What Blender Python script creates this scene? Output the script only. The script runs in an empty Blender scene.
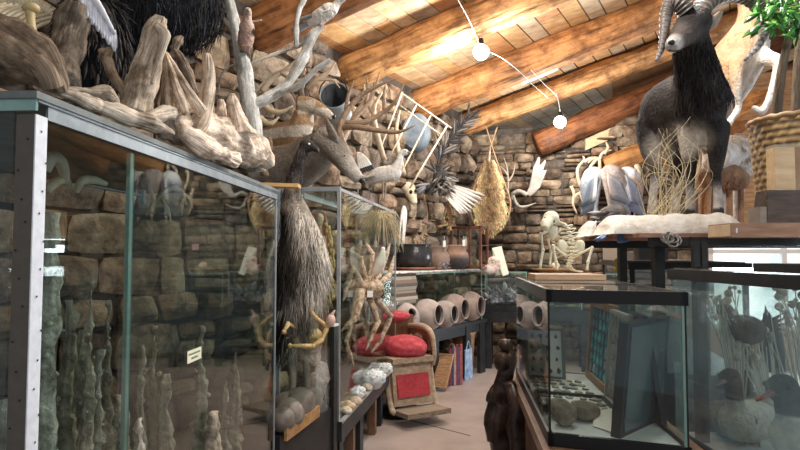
import bpy, bmesh, math, random
from mathutils import Vector as V, Matrix, noise
from math import sin, cos, pi, radians
random.seed(7)
R = random.Random(11)
S = bpy.context.scene
COL = S.collection
CAMZ, FPX, TILT = 1.6, 600.0, math.atan(0.05)

def P(px, py, Y):
    """world point seen at photo pixel (px, py) at forward distance Y"""
    rx, uy = (px - 400) / FPX, (225 - py) / FPX
    dy = cos(TILT) - uy * sin(TILT); dz = sin(TILT) + uy * cos(TILT)
    return V((rx / dy * Y, Y, CAMZ + dz / dy * Y))
def Pz(px, Y, z):
    p = P(px, 255, Y); return V((p.x, Y, z))
def px2m(n, Y): return n * Y / FPX

# ------------------------------------------------------------------ materials
MATS = {}
def mat(name, c1, c2=None, scale=6, rough=.7, bump=.0, bscale=None, stretch=(1, 1, 1), coord='Object',
        metal=0, spec=.4, attr=True, detail=6, ramp=(.35, .65), c3=None, emit=0, blotch=None):
    if name in MATS: return MATS[name]
    m = bpy.data.materials.new(name); m.use_nodes = True
    nt = m.node_tree; N = nt.nodes; L = nt.links; b = N['Principled BSDF']
    b.inputs['Roughness'].default_value = rough; b.inputs['Metallic'].default_value = metal
    b.inputs['Specular IOR Level'].default_value = spec
    tc = N.new('ShaderNodeTexCoord'); mp = N.new('ShaderNodeMapping'); mp.inputs['Scale'].default_value = stretch
    L.new(tc.outputs[coord], mp.inputs['Vector'])
    out = None
    if c2 is not None:
        nz = N.new('ShaderNodeTexNoise'); nz.inputs['Scale'].default_value = scale; nz.inputs['Detail'].default_value = detail
        nz.inputs['Roughness'].default_value = .65
        L.new(mp.outputs[0], nz.inputs['Vector'])
        rp = N.new('ShaderNodeValToRGB'); e = rp.color_ramp.elements
        e[0].position, e[1].position = ramp
        e[0].color = (*c1, 1); e[1].color = (*c2, 1)
        if c3 is not None:
            k = e.new(.5 * (ramp[0] + ramp[1])); k.color = (*c3, 1)
        L.new(nz.outputs['Fac'], rp.inputs['Fac']); out = rp.outputs['Color']
    else:
        rgb = N.new('ShaderNodeRGB'); rgb.outputs[0].default_value = (*c1, 1); out = rgb.outputs[0]
    if blotch:
        nb = N.new('ShaderNodeTexNoise'); nb.inputs['Scale'].default_value = blotch[0]; nb.inputs['Detail'].default_value = 5; nb.inputs['Roughness'].default_value = .7
        L.new(tc.outputs['Object'], nb.inputs['Vector'])
        rb = N.new('ShaderNodeValToRGB'); rb.color_ramp.elements[0].position, rb.color_ramp.elements[1].position = (.36, .58)
        rb.color_ramp.elements[0].color = (*blotch[1], 1); rb.color_ramp.elements[1].color = (1, 1, 1, 1); L.new(nb.outputs['Fac'], rb.inputs['Fac'])
        mb = N.new('ShaderNodeMix'); mb.data_type = 'RGBA'; mb.blend_type = 'MULTIPLY'; mb.inputs['Factor'].default_value = 1
        L.new(out, mb.inputs[6]); L.new(rb.outputs[0], mb.inputs[7]); out = mb.outputs[2]
    if attr:
        at = N.new('ShaderNodeAttribute'); at.attribute_name = 'Col'
        mx = N.new('ShaderNodeMix'); mx.data_type = 'RGBA'; mx.blend_type = 'MULTIPLY'; mx.inputs['Factor'].default_value = 1
        L.new(out, mx.inputs[6]); L.new(at.outputs['Color'], mx.inputs[7]); out = mx.outputs[2]
    L.new(out, b.inputs['Base Color'])
    if bump:
        n2 = N.new('ShaderNodeTexNoise'); n2.inputs['Scale'].default_value = bscale or scale * 2; n2.inputs['Detail'].default_value = 8
        L.new(mp.outputs[0], n2.inputs['Vector'])
        bp = N.new('ShaderNodeBump'); bp.inputs['Strength'].default_value = bump; bp.inputs['Distance'].default_value = .03
        L.new(n2.outputs['Fac'], bp.inputs['Height']); L.new(bp.outputs[0], b.inputs['Normal'])
    if emit:
        L.new(out, b.inputs['Emission Color']); b.inputs['Emission Strength'].default_value = emit
    MATS[name] = m; return m

def glass(name, tint=(.93, .97, .95), refl=.96, dust_haze=0.0, dust_haze_col=(.6, .68, .72)):
    """thin clear pane: Schlick mirror over a tinted see-through body, with an optional diffuse film for grime and painted haze"""
    m = bpy.data.materials.new(name); m.use_nodes = True
    nt = m.node_tree; N = nt.nodes; L = nt.links
    for n in list(N): N.remove(n)
    o = N.new('ShaderNodeOutputMaterial')
    lw = N.new('ShaderNodeLayerWeight'); lw.inputs['Blend'].default_value = .5
    pw = N.new('ShaderNodeMath'); pw.operation = 'POWER'; pw.inputs[1].default_value = 5
    ml = N.new('ShaderNodeMath'); ml.operation = 'MULTIPLY_ADD'; ml.inputs[1].default_value = refl; ml.inputs[2].default_value = .04
    L.new(lw.outputs['Facing'], pw.inputs[0]); L.new(pw.outputs[0], ml.inputs[0])
    t = N.new('ShaderNodeBsdfTransparent'); t.inputs[0].default_value = (*tint, 1)
    g = N.new('ShaderNodeBsdfGlossy'); g.inputs['Roughness'].default_value = .0
    mx = N.new('ShaderNodeMixShader'); L.new(ml.outputs[0], mx.inputs[0])
    src = t.outputs[0]
    if dust_haze:
        d = N.new('ShaderNodeBsdfDiffuse'); d.inputs[0].default_value = (*dust_haze_col, 1)
        m2 = N.new('ShaderNodeMixShader'); m2.inputs[0].default_value = dust_haze
        nz = N.new('ShaderNodeTexNoise'); nz.inputs['Scale'].default_value = 4; nz.inputs['Detail'].default_value = 6
        tc = N.new('ShaderNodeTexCoord'); L.new(tc.outputs['Object'], nz.inputs['Vector'])
        mm = N.new('ShaderNodeMath'); mm.operation = 'MULTIPLY'; mm.inputs[1].default_value = dust_haze * 2
        L.new(nz.outputs['Fac'], mm.inputs[0]); L.new(mm.outputs[0], m2.inputs[0])
        L.new(t.outputs[0], m2.inputs[1]); L.new(d.outputs[0], m2.inputs[2]); src = m2.outputs[0]
    L.new(src, mx.inputs[1]); L.new(g.outputs[0], mx.inputs[2]); L.new(mx.outputs[0], o.inputs[0])
    MATS[name] = m; return m

# ------------------------------------------------------------------ geometry
def catmull(pts, n):
    pts = [V(p) for p in pts]
    if len(pts) < 3 or n <= 1: 
        if len(pts) == 2 and n > 1: return [pts[0].lerp(pts[1], i / n) for i in range(n + 1)]
        return pts
    out = []
    for i in range(len(pts) - 1):
        p0 = pts[i - 1] if i else pts[0] * 2 - pts[1]
        p1, p2 = pts[i], pts[i + 1]
        p3 = pts[i + 2] if i + 2 < len(pts) else pts[-1] * 2 - pts[-2]
        for k in range(n):
            t = k / n
            out.append(.5 * ((2 * p1) + (p2 - p0) * t + (2 * p0 - 5 * p1 + 4 * p2 - p3) * t * t + (3 * p1 - p0 - 3 * p2 + p3) * t ** 3))
    out.append(pts[-1]); return out
def interp(vals, n, m):
    if isinstance(vals, (int, float)): return [vals] * m
    out = []
    for i in range(m):
        f = i / max(1, m - 1) * (len(vals) - 1); k = min(int(f), len(vals) - 2) if len(vals) > 1 else 0
        out.append(vals[k] + (vals[min(k + 1, len(vals) - 1)] - vals[k]) * (f - k))
    return out

class M:
    def __init__(s, T=None): s.v = []; s.f = []; s.c = []; s.uv = []; s.T = T or Matrix.Identity(4); s.col = (1, 1, 1)
    def add(s, vs, fs, uv=None, col=None):
        b = len(s.v); s.v += [s.T @ V(p) for p in vs]; s.f += [tuple(i + b for i in f) for f in fs]
        cc = col or s.col
        s.c += (cc if isinstance(cc, list) else [cc] * len(vs)); s.uv += uv or [(0, 0)] * len(vs); return s
    def box(s, c, size, X=None, up=(0, 0, 1), taper=1, col=None):
        T = frame(c, X or (1, 0, 0), up); a, b, h = [q / 2 for q in size]
        vs = [T @ V((x * (taper if z > 0 else 1), y * (taper if z > 0 else 1), z)) for z in (-h, h) for x, y in ((-a, -b), (a, -b), (a, b), (-a, b))]
        return s.add(vs, [(3, 2, 1, 0), (4, 5, 6, 7), (0, 1, 5, 4), (1, 2, 6, 5), (2, 3, 7, 6), (3, 0, 4, 7)], col=col)
    def hull8(s, lo, hi, col=None):
        return s.add(list(lo) + list(hi), [(3, 2, 1, 0), (4, 5, 6, 7), (0, 1, 5, 4), (1, 2, 6, 5), (2, 3, 7, 6), (3, 0, 4, 7)], col=col)
    def slab(s, a, b, n, h, t, col=None):
        """upright slab from a to b (bottom edge), height h, thickness t along n"""
        a, b, n = V(a), V(b), V(n).normalized() * t; z = V((0, 0, h))
        return s.hull8([a, b, b + n, a + n], [a + z, b + z, b + n + z, a + n + z], col)
    def tube(s, pts, r, seg=10, n=4, amp=0, fq=8, flat=1, col=None, cap=True, ridge=0, nr=7, twist=0, crease=0):
        c = catmull(pts, n); m = len(c); rr = interp(r, n, m); vs = []; uv = []; L = 0
        t0 = (c[1] - c[0]).normalized(); up = V((0, 0, 1)) if abs(t0.z) < .9 else V((1, 0, 0))
        a = t0.cross(up).normalized(); cols = []
        for i in range(m):
            t = (c[min(i + 1, m - 1)] - c[max(i - 1, 0)]).normalized()
            if i: L += (c[i] - c[i - 1]).length
            a = (a - t * a.dot(t)).normalized(); b = t.cross(a)
            for k in range(seg):
                an = 2 * pi * k / seg + twist * i; q = 1
                if ridge: q = 1 + ridge * sin(an * nr + 3 * noise.noise(V((L * 2, 0, 0))))
                if crease:
                    for sc_, wt in ((1.5, 1), (3.4, .55)):
                        w_ = abs(noise.noise(V((cos(an) * sc_ + c[0].x * 9, sin(an) * sc_, L * 2.6 * sc_ + c[0].y * 5)))); q -= crease * wt * max(0, 1 - w_ / .16)
                p = c[i] + (a * cos(an) + b * sin(an) * flat) * rr[i] * q
                if amp: p = p + (p - c[i]).normalized() * amp * noise.fractal(p * fq, 1, 2, 3)
                vs.append(p); uv.append((abs(2 * k / seg - 1) * .5, L))
                if callable(col): cols.append(col(i / (m - 1), k / seg, p))
        fs = [(i * seg + k, i * seg + (k + 1) % seg, (i + 1) * seg + (k + 1) % seg, (i + 1) * seg + k) for i in range(m - 1) for k in range(seg)]
        if cap: fs += [tuple(range(seg))[::-1], tuple((m - 1) * seg + k for k in range(seg))]
        return s.add(vs, fs, uv, cols if callable(col) else col)
    def ball(s, c, r, seg=14, rings=9, X=None, up=(0, 0, 1), amp=0, fq=6, col=None):
        r = (r, r, r) if isinstance(r, (int, float)) else r; T = frame(c, X or (1, 0, 0), up); vs = []; cols = []
        for i in range(rings + 1):
            th = pi * i / rings
            for k in range(seg):
                ph = 2 * pi * k / seg; d = V((r[0] * sin(th) * cos(ph), r[1] * sin(th) * sin(ph), r[2] * cos(th)))
                p = T @ d
                if amp: p = p + (p - V(c)).normalized() * amp * noise.fractal(p * fq, 1, 2, 3)
                vs.append(p)
                if callable(col): cols.append(col(p))
        fs = [(i * seg + k, (i + 1) * seg + k, (i + 1) * seg + (k + 1) % seg, i * seg + (k + 1) % seg) for i in range(rings) for k in range(seg)]
        return s.add(vs, fs, None, cols if callable(col) else col)
    def lathe(s, prof, T=None, seg=24, col=None, wob=None):
        T = T or Matrix.Identity(4); m = len(prof); vs = []; cols = []
        for i, (r, z) in enumerate(prof):
            for k in range(seg):
                an = 2 * pi * k / seg; q = r + (wob(i, k) if wob else 0)
                vs.append(T @ V((q * cos(an), q * sin(an), z)))
                if callable(col): cols.append(col(i, k))
        fs = [(i * seg + k, i * seg + (k + 1) % seg, (i + 1) * seg + (k + 1) % seg, (i + 1) * seg + k) for i in range(m - 1) for k in range(seg)]
        uv = [(k / seg, i / m) for i in range(m) for k in range(seg)]
        return s.add(vs, fs, uv, cols if callable(col) else col)
    def prism(s, poly, T, t, col=None):
        n = len(poly); vs = [T @ V((x, y, z)) for z in (-t / 2, t / 2) for x, y in poly]
        fs = [tuple(range(n))[::-1], tuple(range(n, 2 * n))] + [(i, (i + 1) % n, (i + 1) % n + n, i + n) for i in range(n)]
        return s.add(vs, fs, col=col)
    def blade(s, p, d, L, w, nrm=(0, 0, 1), bend=0, tip=.15, base=.4, n=4, col=None, th=.0015):
        """a feather or leaf: a thin curved lens-section strip"""
        p, d, nrm = V(p), V(d).normalized(), V(nrm); a = d.cross(nrm)
        if a.length < 1e-4: a = d.cross(V((1, 0, .3)))
        a.normalize(); nn = a.cross(d).normalized(); vs = []
        for i in range(n + 1):
            t = i / n; ww = w * (base + (1 - base) * min(1, t * 3)) * (1 if t < .6 else 1 - (1 - tip) * ((t - .6) / .4) ** 1.5) / 2
            c = p + d * L * t + nn * bend * L * t * t
            vs += [c - a * ww, c + nn * (th + ww * .12), c + a * ww, c - nn * th * .2]
        fs = [(4 * i + k, 4 * i + (k + 1) % 4, 4 * i + 4 + (k + 1) % 4, 4 * i + 4 + k) for i in range(n) for k in range(4)]
        fs += [(3, 2, 1, 0), tuple(4 * n + k for k in range(4))]
        return s.add(vs, fs, col=col)
    def fur(s, c, r, n, L, w, down=(0, 0, -1), X=None, lie=.75, rnd=None, cols=None, keep=None):
        """strands lying over an ellipsoid"""
        rnd = rnd or R; T = frame(c, X or (1, 0, 0), (0, 0, 1)); down = V(down)
        for _ in range(n):
            d = V((rnd.gauss(0, 1), rnd.gauss(0, 1), rnd.gauss(0, 1))).normalized()
            p = T @ V((d.x * r[0], d.y * r[1], d.z * r[2]))
            if keep and not keep(p): continue
            nr = (T.to_3x3() @ V((d.x / r[0], d.y / r[1], d.z / r[2]))).normalized()
            tan = down - nr * down.dot(nr) + V((rnd.uniform(-.3, .3), rnd.uniform(-.3, .3), rnd.uniform(-.2, .2)))
            dr = (tan.normalized() * lie + nr * (1 - lie)).normalized()
            k = rnd.choice(cols) if cols else s.col
            q = rnd.uniform(.75, 1.15)
            s.blade(p, dr, L * rnd.uniform(.6, 1.2), w * rnd.uniform(.6, 1.2), nr, bend=-.12, n=2, tip=.05, col=tuple(x * q for x in k))
    def mesh(s, name, m, smooth=True, origin=None):
        me = bpy.data.meshes.new(name)
        o = origin or V((0, 0, 0))
        me.from_pydata([p - o for p in s.v], [], s.f); me.update()
        ca = me.color_attributes.new('Col', 'FLOAT_COLOR', 'POINT')
        ca.data.foreach_set('color', [x for c in s.c for x in (c[0], c[1], c[2], 1)])
        if any(u != (0, 0) for u in s.uv):
            uvl = me.uv_layers.new(name='UVMap')
            uvl.data.foreach_set('uv', [x for lp in me.loops for x in s.uv[lp.vertex_index]])
        if smooth: me.polygons.foreach_set('use_smooth', [True] * len(me.polygons))
        if m: me.materials.append(m)
        return me

def frame(o, X, up=(0, 0, 1)):
    X = V(X).normalized(); up = V(up)
    if abs(X.dot(up.normalized())) > .995: up = V((0, 1, 0)) if abs(X.y) < .9 else V((1, 0, 0))
    Y = up.cross(X).normalized(); Z = X.cross(Y)
    T = Matrix((X, Y, Z)).transposed().to_4x4(); T.translation = V(o); return T
def axisT(o, Z, X=(1, 0, 0)):
    """matrix whose z axis is Z"""
    Z = V(Z).normalized(); X = V(X)
    if abs(X.normalized().dot(Z)) > .95: X = V((0, 1, 0))
    Y = Z.cross(X).normalized(); X = Y.cross(Z)
    T = Matrix((X, Y, Z)).transposed().to_4x4(); T.translation = V(o); return T

def thing(name, label, cat, loc=(0, 0, 0), group=None):
    o = bpy.data.objects.new(name, None); COL.objects.link(o); o.location = V(loc); o.empty_display_size = .1
    o['label'] = label; o['category'] = cat
    if group: o['group'] = group
    return o
def wloc(o):
    p = V((0, 0, 0))
    while o is not None: p = p + o.location; o = o.parent
    return p
def part(name, m, material, parent=None, smooth=True, at=None, label=None, sharp=False):
    """link an M as one object; vertices are world coordinates (all empties are unrotated)"""
    org = V(at) if at is not None else (wloc(parent) if parent else V((0, 0, 0)))
    me = m.mesh(name, material, smooth, org)
    o = bpy.data.objects.new(name, me); COL.objects.link(o)
    if parent: o.parent = parent; o.location = org - wloc(parent)
    else: o.location = org
    if label: o['label'] = label
    if sharp: flat_by_angle(me)
    return o
def flat_by_angle(me, a=40):
    me.set_sharp_from_angle(angle=radians(a))
def tag(o, label, cat, group=None, kind=None):
    o['label'] = label; o['category'] = cat
    if group: o['group'] = group
    if kind: o['kind'] = kind
    return o
def centre(m): 
    xs = [p.x for p in m.v]; ys = [p.y for p in m.v]; zs = [p.z for p in m.v]
    return V(((min(xs) + max(xs)) / 2, (min(ys) + max(ys)) / 2, min(zs)))
def single(name, m, material, label, cat, group=None, smooth=True, sharp=False):
    return tag(part(name, m, material, None, smooth, centre(m), None, sharp), label, cat, group)
def struct(name, m, material, label=None, smooth=False, sharp=False):
    o = part(name, m, material, None, smooth, None, None, sharp); o['kind'] = 'structure'
    if label: o['label'] = label; o['category'] = 'room part'
    return o
def organic(name, m, material, parent, voxel=.012, smooth=4, colf=None, amp=0, fq=10):
    """fuse overlapping volumes into one continuous skin"""
    me = m.mesh(name + '_src', None, False)
    bm = bmesh.new(); bm.from_mesh(me); bmesh.ops.recalc_face_normals(bm, faces=bm.faces); bm.to_mesh(me); bm.free()
    t = bpy.data.objects.new('t', me); COL.objects.link(t)
    a = t.modifiers.new('r', 'REMESH'); a.mode = 'VOXEL'; a.voxel_size = voxel
    b = t.modifiers.new('s', 'SMOOTH'); b.factor = .5; b.iterations = smooth
    dg = bpy.context.evaluated_depsgraph_get(); dg.update()
    e = bpy.data.meshes.new_from_object(t.evaluated_get(dg), depsgraph=dg)
    bpy.data.objects.remove(t); bpy.data.meshes.remove(me)
    k = M(); vs = [v.co.copy() for v in e.vertices]
    if amp:
        ns = [v.normal.copy() for v in e.vertices]; vs = [p + n * amp * noise.fractal(p * fq, 1, 2, 3) for p, n in zip(vs, ns)]
    k.v = vs; k.f = [tuple(p.vertices) for p in e.polygons]; k.c = [tuple(colf(p)) if colf else (1, 1, 1) for p in vs]; k.uv = [(0, 0)] * len(vs)
    bpy.data.meshes.remove(e)
    return part(name, k, material, parent) if parent else k
def copy_tree(o, parent=None):
    c = o.copy(); COL.objects.link(c); c.parent = parent
    for ch in list(o.children): copy_tree(ch, c)
    return c
def mixc(a, b, t): t = max(0, min(1, t)); return tuple(x + (y - x) * t for x, y in zip(a, b))
def sstep(a, b, x): t = max(0, min(1, (x - a) / (b - a))); return t * t * (3 - 2 * t)
# ------------------------------------------------------------------ shared materials
W1 = (1, 1, 1)
STONE = mat('fieldstone', (.22, .18, .145), (.66, .58, .48), scale=7, rough=.88, bump=.9, bscale=18, blotch=(5, (.5, .46, .42)))
MORTAR = mat('dark_mortar', (.05, .042, .036), (.12, .10, .085), scale=8, rough=.95, attr=False)
LOGM = mat('peeled_log', (.10, .06, .035), (.66, .41, .20), scale=5, detail=9, rough=.66, bump=.8, bscale=8, stretch=(.35, 3.2, 3.2), ramp=(.33, .58), c3=(.50, .28, .115), blotch=(5, (.42, .36, .33)))
PLANK = mat('roof_plank', (.62, .45, .29), (.90, .76, .58), scale=2.5, rough=.65, stretch=(1, 6, 6), blotch=(2.5, (.72, .66, .6)))
FLOORM = mat('pink_concrete', (.34, .275, .245), (.46, .38, .345), scale=1.8, rough=.42, bump=.05, bscale=30, attr=False, spec=.35)
BLACKW = mat('black_paint', (.012, .013, .016), (.03, .032, .038), scale=9, rough=.45)
BLACKP = mat('black_plastic', (.012, .012, .013), None, rough=.4)
BLACKS = mat('black_steel', (.018, .018, .018), (.035, .034, .032), scale=12, rough=.45, metal=.2)
ALU = mat('aluminium', (.42, .47, .50), (.55, .60, .63), scale=20, rough=.35, metal=.6)
GALV = mat('galvanised', (.30, .34, .38), (.50, .55, .60), scale=9, rough=.55, metal=.25)
BROWNW = mat('brown_wood', (.10, .05, .028), (.24, .13, .075), scale=6, rough=.5, stretch=(4, 4, 1))
OAK = mat('golden_oak', (.36, .19, .08), (.58, .34, .15), scale=5, rough=.5, stretch=(1, 6, 6))
PINE = mat('pine_wood', (.52, .36, .20), (.70, .52, .32), scale=5, rough=.6, stretch=(1, 5, 5))
DRIFT = mat('driftwood', (.20, .165, .135), (.80, .72, .63), scale=5, rough=.88, bump=.45, bscale=6, coord='UV', stretch=(4, 1.6, 1), ramp=(.28, .56), blotch=(9, (.30, .26, .22)))
SILVER = mat('silver_bark', (.36, .35, .32), (.82, .82, .78), scale=8, rough=.75, bump=.4, coord='UV', stretch=(5, 2, 1), ramp=(.28, .6), blotch=(9, (.45, .43, .4)))
BARK = mat('dark_bark', (.06, .042, .03), (.26, .19, .13), scale=9, rough=.85, bump=.6, coord='UV', stretch=(6, 1.5, 1))
BONE = mat('bone', (.60, .50, .33), (.86, .79, .62), scale=12, rough=.6, bump=.15)
ANTLER = mat('antler', (.17, .10, .06), (.46, .33, .22), scale=9, rough=.55, bump=.3, coord='UV', stretch=(8, 3, 1))
FURM = mat('fur', (.62, .62, .62), (1.0, 1.0, 1.0), scale=22, rough=.85, bump=.5, bscale=60)
FEATH = mat('feather', (.8, .8, .8), (1, 1, 1), scale=30, rough=.7)
PLAIN = mat('plain_matt', (.9, .9, .9), None, rough=.6)
GLOSSY = mat('plain_gloss', (.9, .9, .9), None, rough=.12, spec=.6)
CLAY = mat('pottery', (.29, .25, .235), (.46, .41, .385), scale=7, rough=.75, bump=.1)
PAPER = mat('paper', (.80, .80, .76), (.88, .88, .85), scale=10, rough=.8)
RED = mat('red_upholstery', (.38, .025, .04), (.50, .06, .075), scale=40, rough=.8)
GLS = glass('case_glass')
GL1 = glass('shade_tint_glass', tint=(.81, .86, .84))  # tint darkens what stands behind the panes, standing in for shade
GLHAZE = glass('painted_haze_glass', dust_haze=.16, dust_haze_col=(.60, .74, .84))  # diffuse film paints in the bluish haze of bright reflections on the panes
GLID = glass('dusty_lid_glass', dust_haze=.35, dust_haze_col=(.42, .43, .40))
GLE = mat('glass_edge', (.20, .36, .33), (.30, .46, .42), scale=10, rough=.15, spec=.6)

# ------------------------------------------------------------------ plan of the building
UA = V((.493, .870, 0)); NA = V((.870, -.493, 0))          # log-end stone wall direction, inward normal
GH = V((.96, -.28, 0)).normalized(); NB = V((-.28, -.96, 0)).normalized()
G = V((.96, -.28, .31))
def WA(s, z=0): return V((-.6, 6.5, z)) + UA * s
CORNER = WA(3.57)
def WB(t, z=0): return V((CORNER.x, CORNER.y, z)) + GH * t

def stone_wall(u, n, org, length, top, rh, sw, gap, rnd, pal, depth=.10):
    m = M(); z = 0
    while z < 6:
        h = rnd.uniform(*rh); x = -rnd.uniform(0, sw[1])
        if z > max(top(0), top(length)): break
        while x < length:
            w = rnd.uniform(*sw) * (1 if rnd.random() > .15 else .55)
            parts = [(0, h)] if (rnd.random() > .22 or h < rh[0] * 1.3) else [(0, h * rnd.uniform(.4, .6)), None]
            if len(parts) == 2: parts[1] = (parts[0][1], h)
            for z0, z1 in parts:
                zc = z + (z0 + z1) / 2 + .05 * noise.noise(V((x * .8, z, 3)))
                if x + w / 2 > length or x + w / 2 < 0 or zc > top(x + w / 2): continue
                ww, hh = w - gap, (z1 - z0) - gap
                k = rnd.choice(pal); q = rnd.uniform(.6, 1.2); col = tuple(c * q for c in k)
                d = depth * rnd.uniform(.4, 1.25); rot = rnd.uniform(-.07, .07); nx, ny = 5, 4; vs = []
                cj = [[(rnd.uniform(-.15, .12), rnd.uniform(-.2, .12)) for _ in range(2)] for _ in range(2)]
                tl, tl2 = rnd.uniform(-.2, .2), rnd.uniform(-.2, .2)
                for layer in (0, 1):
                    for j in range(ny):
                        for i in range(nx):
                            a, b = i / (nx - 1) * 2 - 1, j / (ny - 1) * 2 - 1
                            fa, fb = (a + 1) / 2, (b + 1) / 2
                            jx = (cj[0][0][0] * (1 - fa) * (1 - fb) + cj[1][0][0] * fa * (1 - fb) + cj[0][1][0] * (1 - fa) * fb + cj[1][1][0] * fa * fb)
                            jz = (cj[0][0][1] * (1 - fa) * (1 - fb) + cj[1][0][1] * fa * (1 - fb) + cj[0][1][1] * (1 - fa) * fb + cj[1][1][1] * fa * fb)
                            e = max(abs(a), abs(b)); rd = 1 - .10 * (abs(a) * abs(b)) ** 2
                            px, pz = a * ww / 2 * rd * (1 + jx * -a * a), b * hh / 2 * rd * (1 + jz * -b * b)
                            px, pz = px * cos(rot) - pz * sin(rot), px * sin(rot) + pz * cos(rot)
                            if layer == 0: dd = -.02
                            else:
                                dd = d * (1 - .45 * e ** 4) + d * .6 * (tl * a + tl2 * b)
                            p = org + u * (x + w / 2 + px) + V((0, 0, zc + pz)) + n * dd
                            if layer: p = p + n * .035 * noise.fractal(p * 5, 1, 2, 3) + u * .02 * noise.noise(p * 4)
                            vs.append(p)
                N = nx * ny; fs = []
                for j in range(ny - 1):
                    for i in range(nx - 1):
                        q0 = N + j * nx + i; fs.append((q0, q0 + 1, q0 + nx + 1, q0 + nx))
                ring = [i for i in range(nx)] + [j * nx + nx - 1 for j in range(1, ny)] + [(ny - 1) * nx + i for i in range(nx - 2, -1, -1)] + [j * nx for j in range(ny - 2, 0, -1)]
                fs += [(ring[i], ring[(i + 1) % len(ring)], ring[(i + 1) % len(ring)] + N, ring[i] + N) for i in range(len(ring))]
                m.add(vs, fs, col=col)
            x += w
        z += h
    return m
PALA = [(.62, .56, .50), (.72, .62, .50), (.50, .46, .43), (.80, .72, .62), (.55, .45, .38), (.42, .39, .38), (.66, .52, .42)]
PALB = [(.58, .50, .42), (.70, .60, .48), (.45, .38, .33), (.62, .48, .38), (.40, .36, .34), (.76, .67, .56)]
r1 = random.Random(5)
wa = stone_wall(UA, NA, WA(-6.2), 9.77, lambda x: 3.75, (.19, .34), (.24, .55), .03, r1, PALA, .15)
o = struct('wall_left', wa, STONE, 'rough fieldstone wall behind the animal mounts', smooth=True, sharp=True)
back = M(); back.slab(WA(-6.4), CORNER, -NA, 3.9, .25, col=W1)
part('mortar_bed', back, MORTAR, o, smooth=False)
TB = 3.3
topB = lambda x: 3.42 + .10 * x
wb = stone_wall(GH, NB, CORNER, TB, topB, (.09, .2), (.18, .5), .02, r1, PALB, .10)
o = struct('wall_back', wb, STONE, 'coursed thin fieldstone wall behind the skeleton and antlers', smooth=True, sharp=True)
back = M(); back.slab(WB(-.1), WB(TB), -NB, 3.6, .25)
part('mortar_bed', back, MORTAR, o, smooth=False)
# window wall at the far right
z0, z1 = .55, 1.9
m = M(); a, b = WB(TB), WB(TB + 4.2)
m.slab(a, b, -NB, z0, .25); m.slab(a + V((0, 0, z1)), b + V((0, 0, z1)), -NB, 2.3, .25)
m.slab(a, WB(TB + .12), -NB, z1, .25)
o = struct('wall_right', m, mat('log_siding', (.22, .12, .06), (.46, .27, .14), scale=4, stretch=(1, 1, 6), rough=.7, attr=False), 'brown wooden wall around the bright window')
SKYP = bpy.data.materials.new('window_daylight'); SKYP.use_nodes = True
nt = SKYP.node_tree; nt.nodes.remove(nt.nodes['Principled BSDF']); em = nt.nodes.new('ShaderNodeEmission')
nz = nt.nodes.new('ShaderNodeTexNoise'); nz.inputs['Scale'].default_value = 1.6; nz.inputs['Detail'].default_value = 4
rp = nt.nodes.new('ShaderNodeValToRGB'); rp.color_ramp.elements[0].color = (.36, .47, .50, 1); rp.color_ramp.elements[1].color = (.92, .97, 1, 1)
rp.color_ramp.elements[0].position = .34; rp.color_ramp.elements[1].position = .56
tcn = nt.nodes.new('ShaderNodeTexCoord'); nt.links.new(tcn.outputs['Object'], nz.inputs['Vector'])
nt.links.new(nz.outputs['Fac'], rp.inputs['Fac']); nt.links.new(rp.outputs[0], em.inputs[0]); em.inputs[1].default_value = 2.2
nt.links.new(em.outputs[0], nt.nodes['Material Output'].inputs[0])
win = struct('window_1', M().slab(WB(TB + .12, z0) - NB * .18, WB(TB + 4.2, z0) - NB * .18, -NB, z1 - z0, .01), SKYP, 'bright daylit window behind the jumping antelope')
m = M()
for q in (.12, 1.05, 2.1, 3.15, 4.15): m.slab(WB(TB + q, z0) + NB * .0, WB(TB + q + .06, z0) + NB * .0, -NB, z1 - z0, .08)
for zz in (z0, 1.62, z1 - .06): m.slab(WB(TB + .12, zz), WB(TB + 4.2, zz), -NB, .06, .08)
part('window_frame', m, mat('window_frame_wood', (.75, .75, .74), None, rough=.5), win, smooth=False)

# floor
m = M(); m.add([(-6, -3, 0), (8, -3, 0), (8, 13, 0), (-6, 13, 0)], [(0, 1, 2, 3)]); m.add([(-6, -3, -.1), (8, -3, -.1), (8, 13, -.1), (-6, 13, -.1)], [(3, 2, 1, 0)])
struct('floor', m, FLOORM, 'pinkish bare concrete floor of the aisle')
m = M(); pts = [P(368, 408, 6.28), P(392, 412, 6.1), P(420, 420, 5.82), P(470, 432, 5.4)]
pts = [V((p.x, p.y, .0015)) for p in pts]
m.tube(pts, .004, seg=5, n=5); crk = part('trim_1', m, mat('floor_crack', (.12, .09, .08), None), None); crk['kind'] = 'structure'

# ceiling of planks running along the eave direction
m = M(); rr = random.Random(3)
def RP(s, t, up=0): return WA(s, 3.6) + G * t + V((0, 0, up))
t = -.35
while t < 8.5:
    w = rr.uniform(.17, .26); s = -9 + rr.uniform(0, 2)
    while s < 6:
        L = rr.uniform(2.6, 4.6); k = rr.choice([(.95, .92, .85), (1, .9, .72), (.85, .66, .45), (.9, .82, .7), (.75, .72, .68), (1, .78, .5), (.8, .5, .3)]); q = rr.uniform(.8, 1.1)
        a = [RP(s, t + .008, .2), RP(s + L - .01, t + .008, .2), RP(s + L - .01, t + w - .008, .2), RP(s, t + w - .008, .2)]
        m.hull8(a, [p + V((0, 0, .03)) for p in a], col=tuple(c * q for c in k)); s += L
    t += w
ce = struct('ceiling', m, PLANK, 'pale pine plank ceiling sloping up between log rafters')
m = M(); a = [RP(-9, -.4, .235), RP(8, -.4, .235), RP(8, 8.6, .235), RP(-9, 8.6, .235)]
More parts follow.
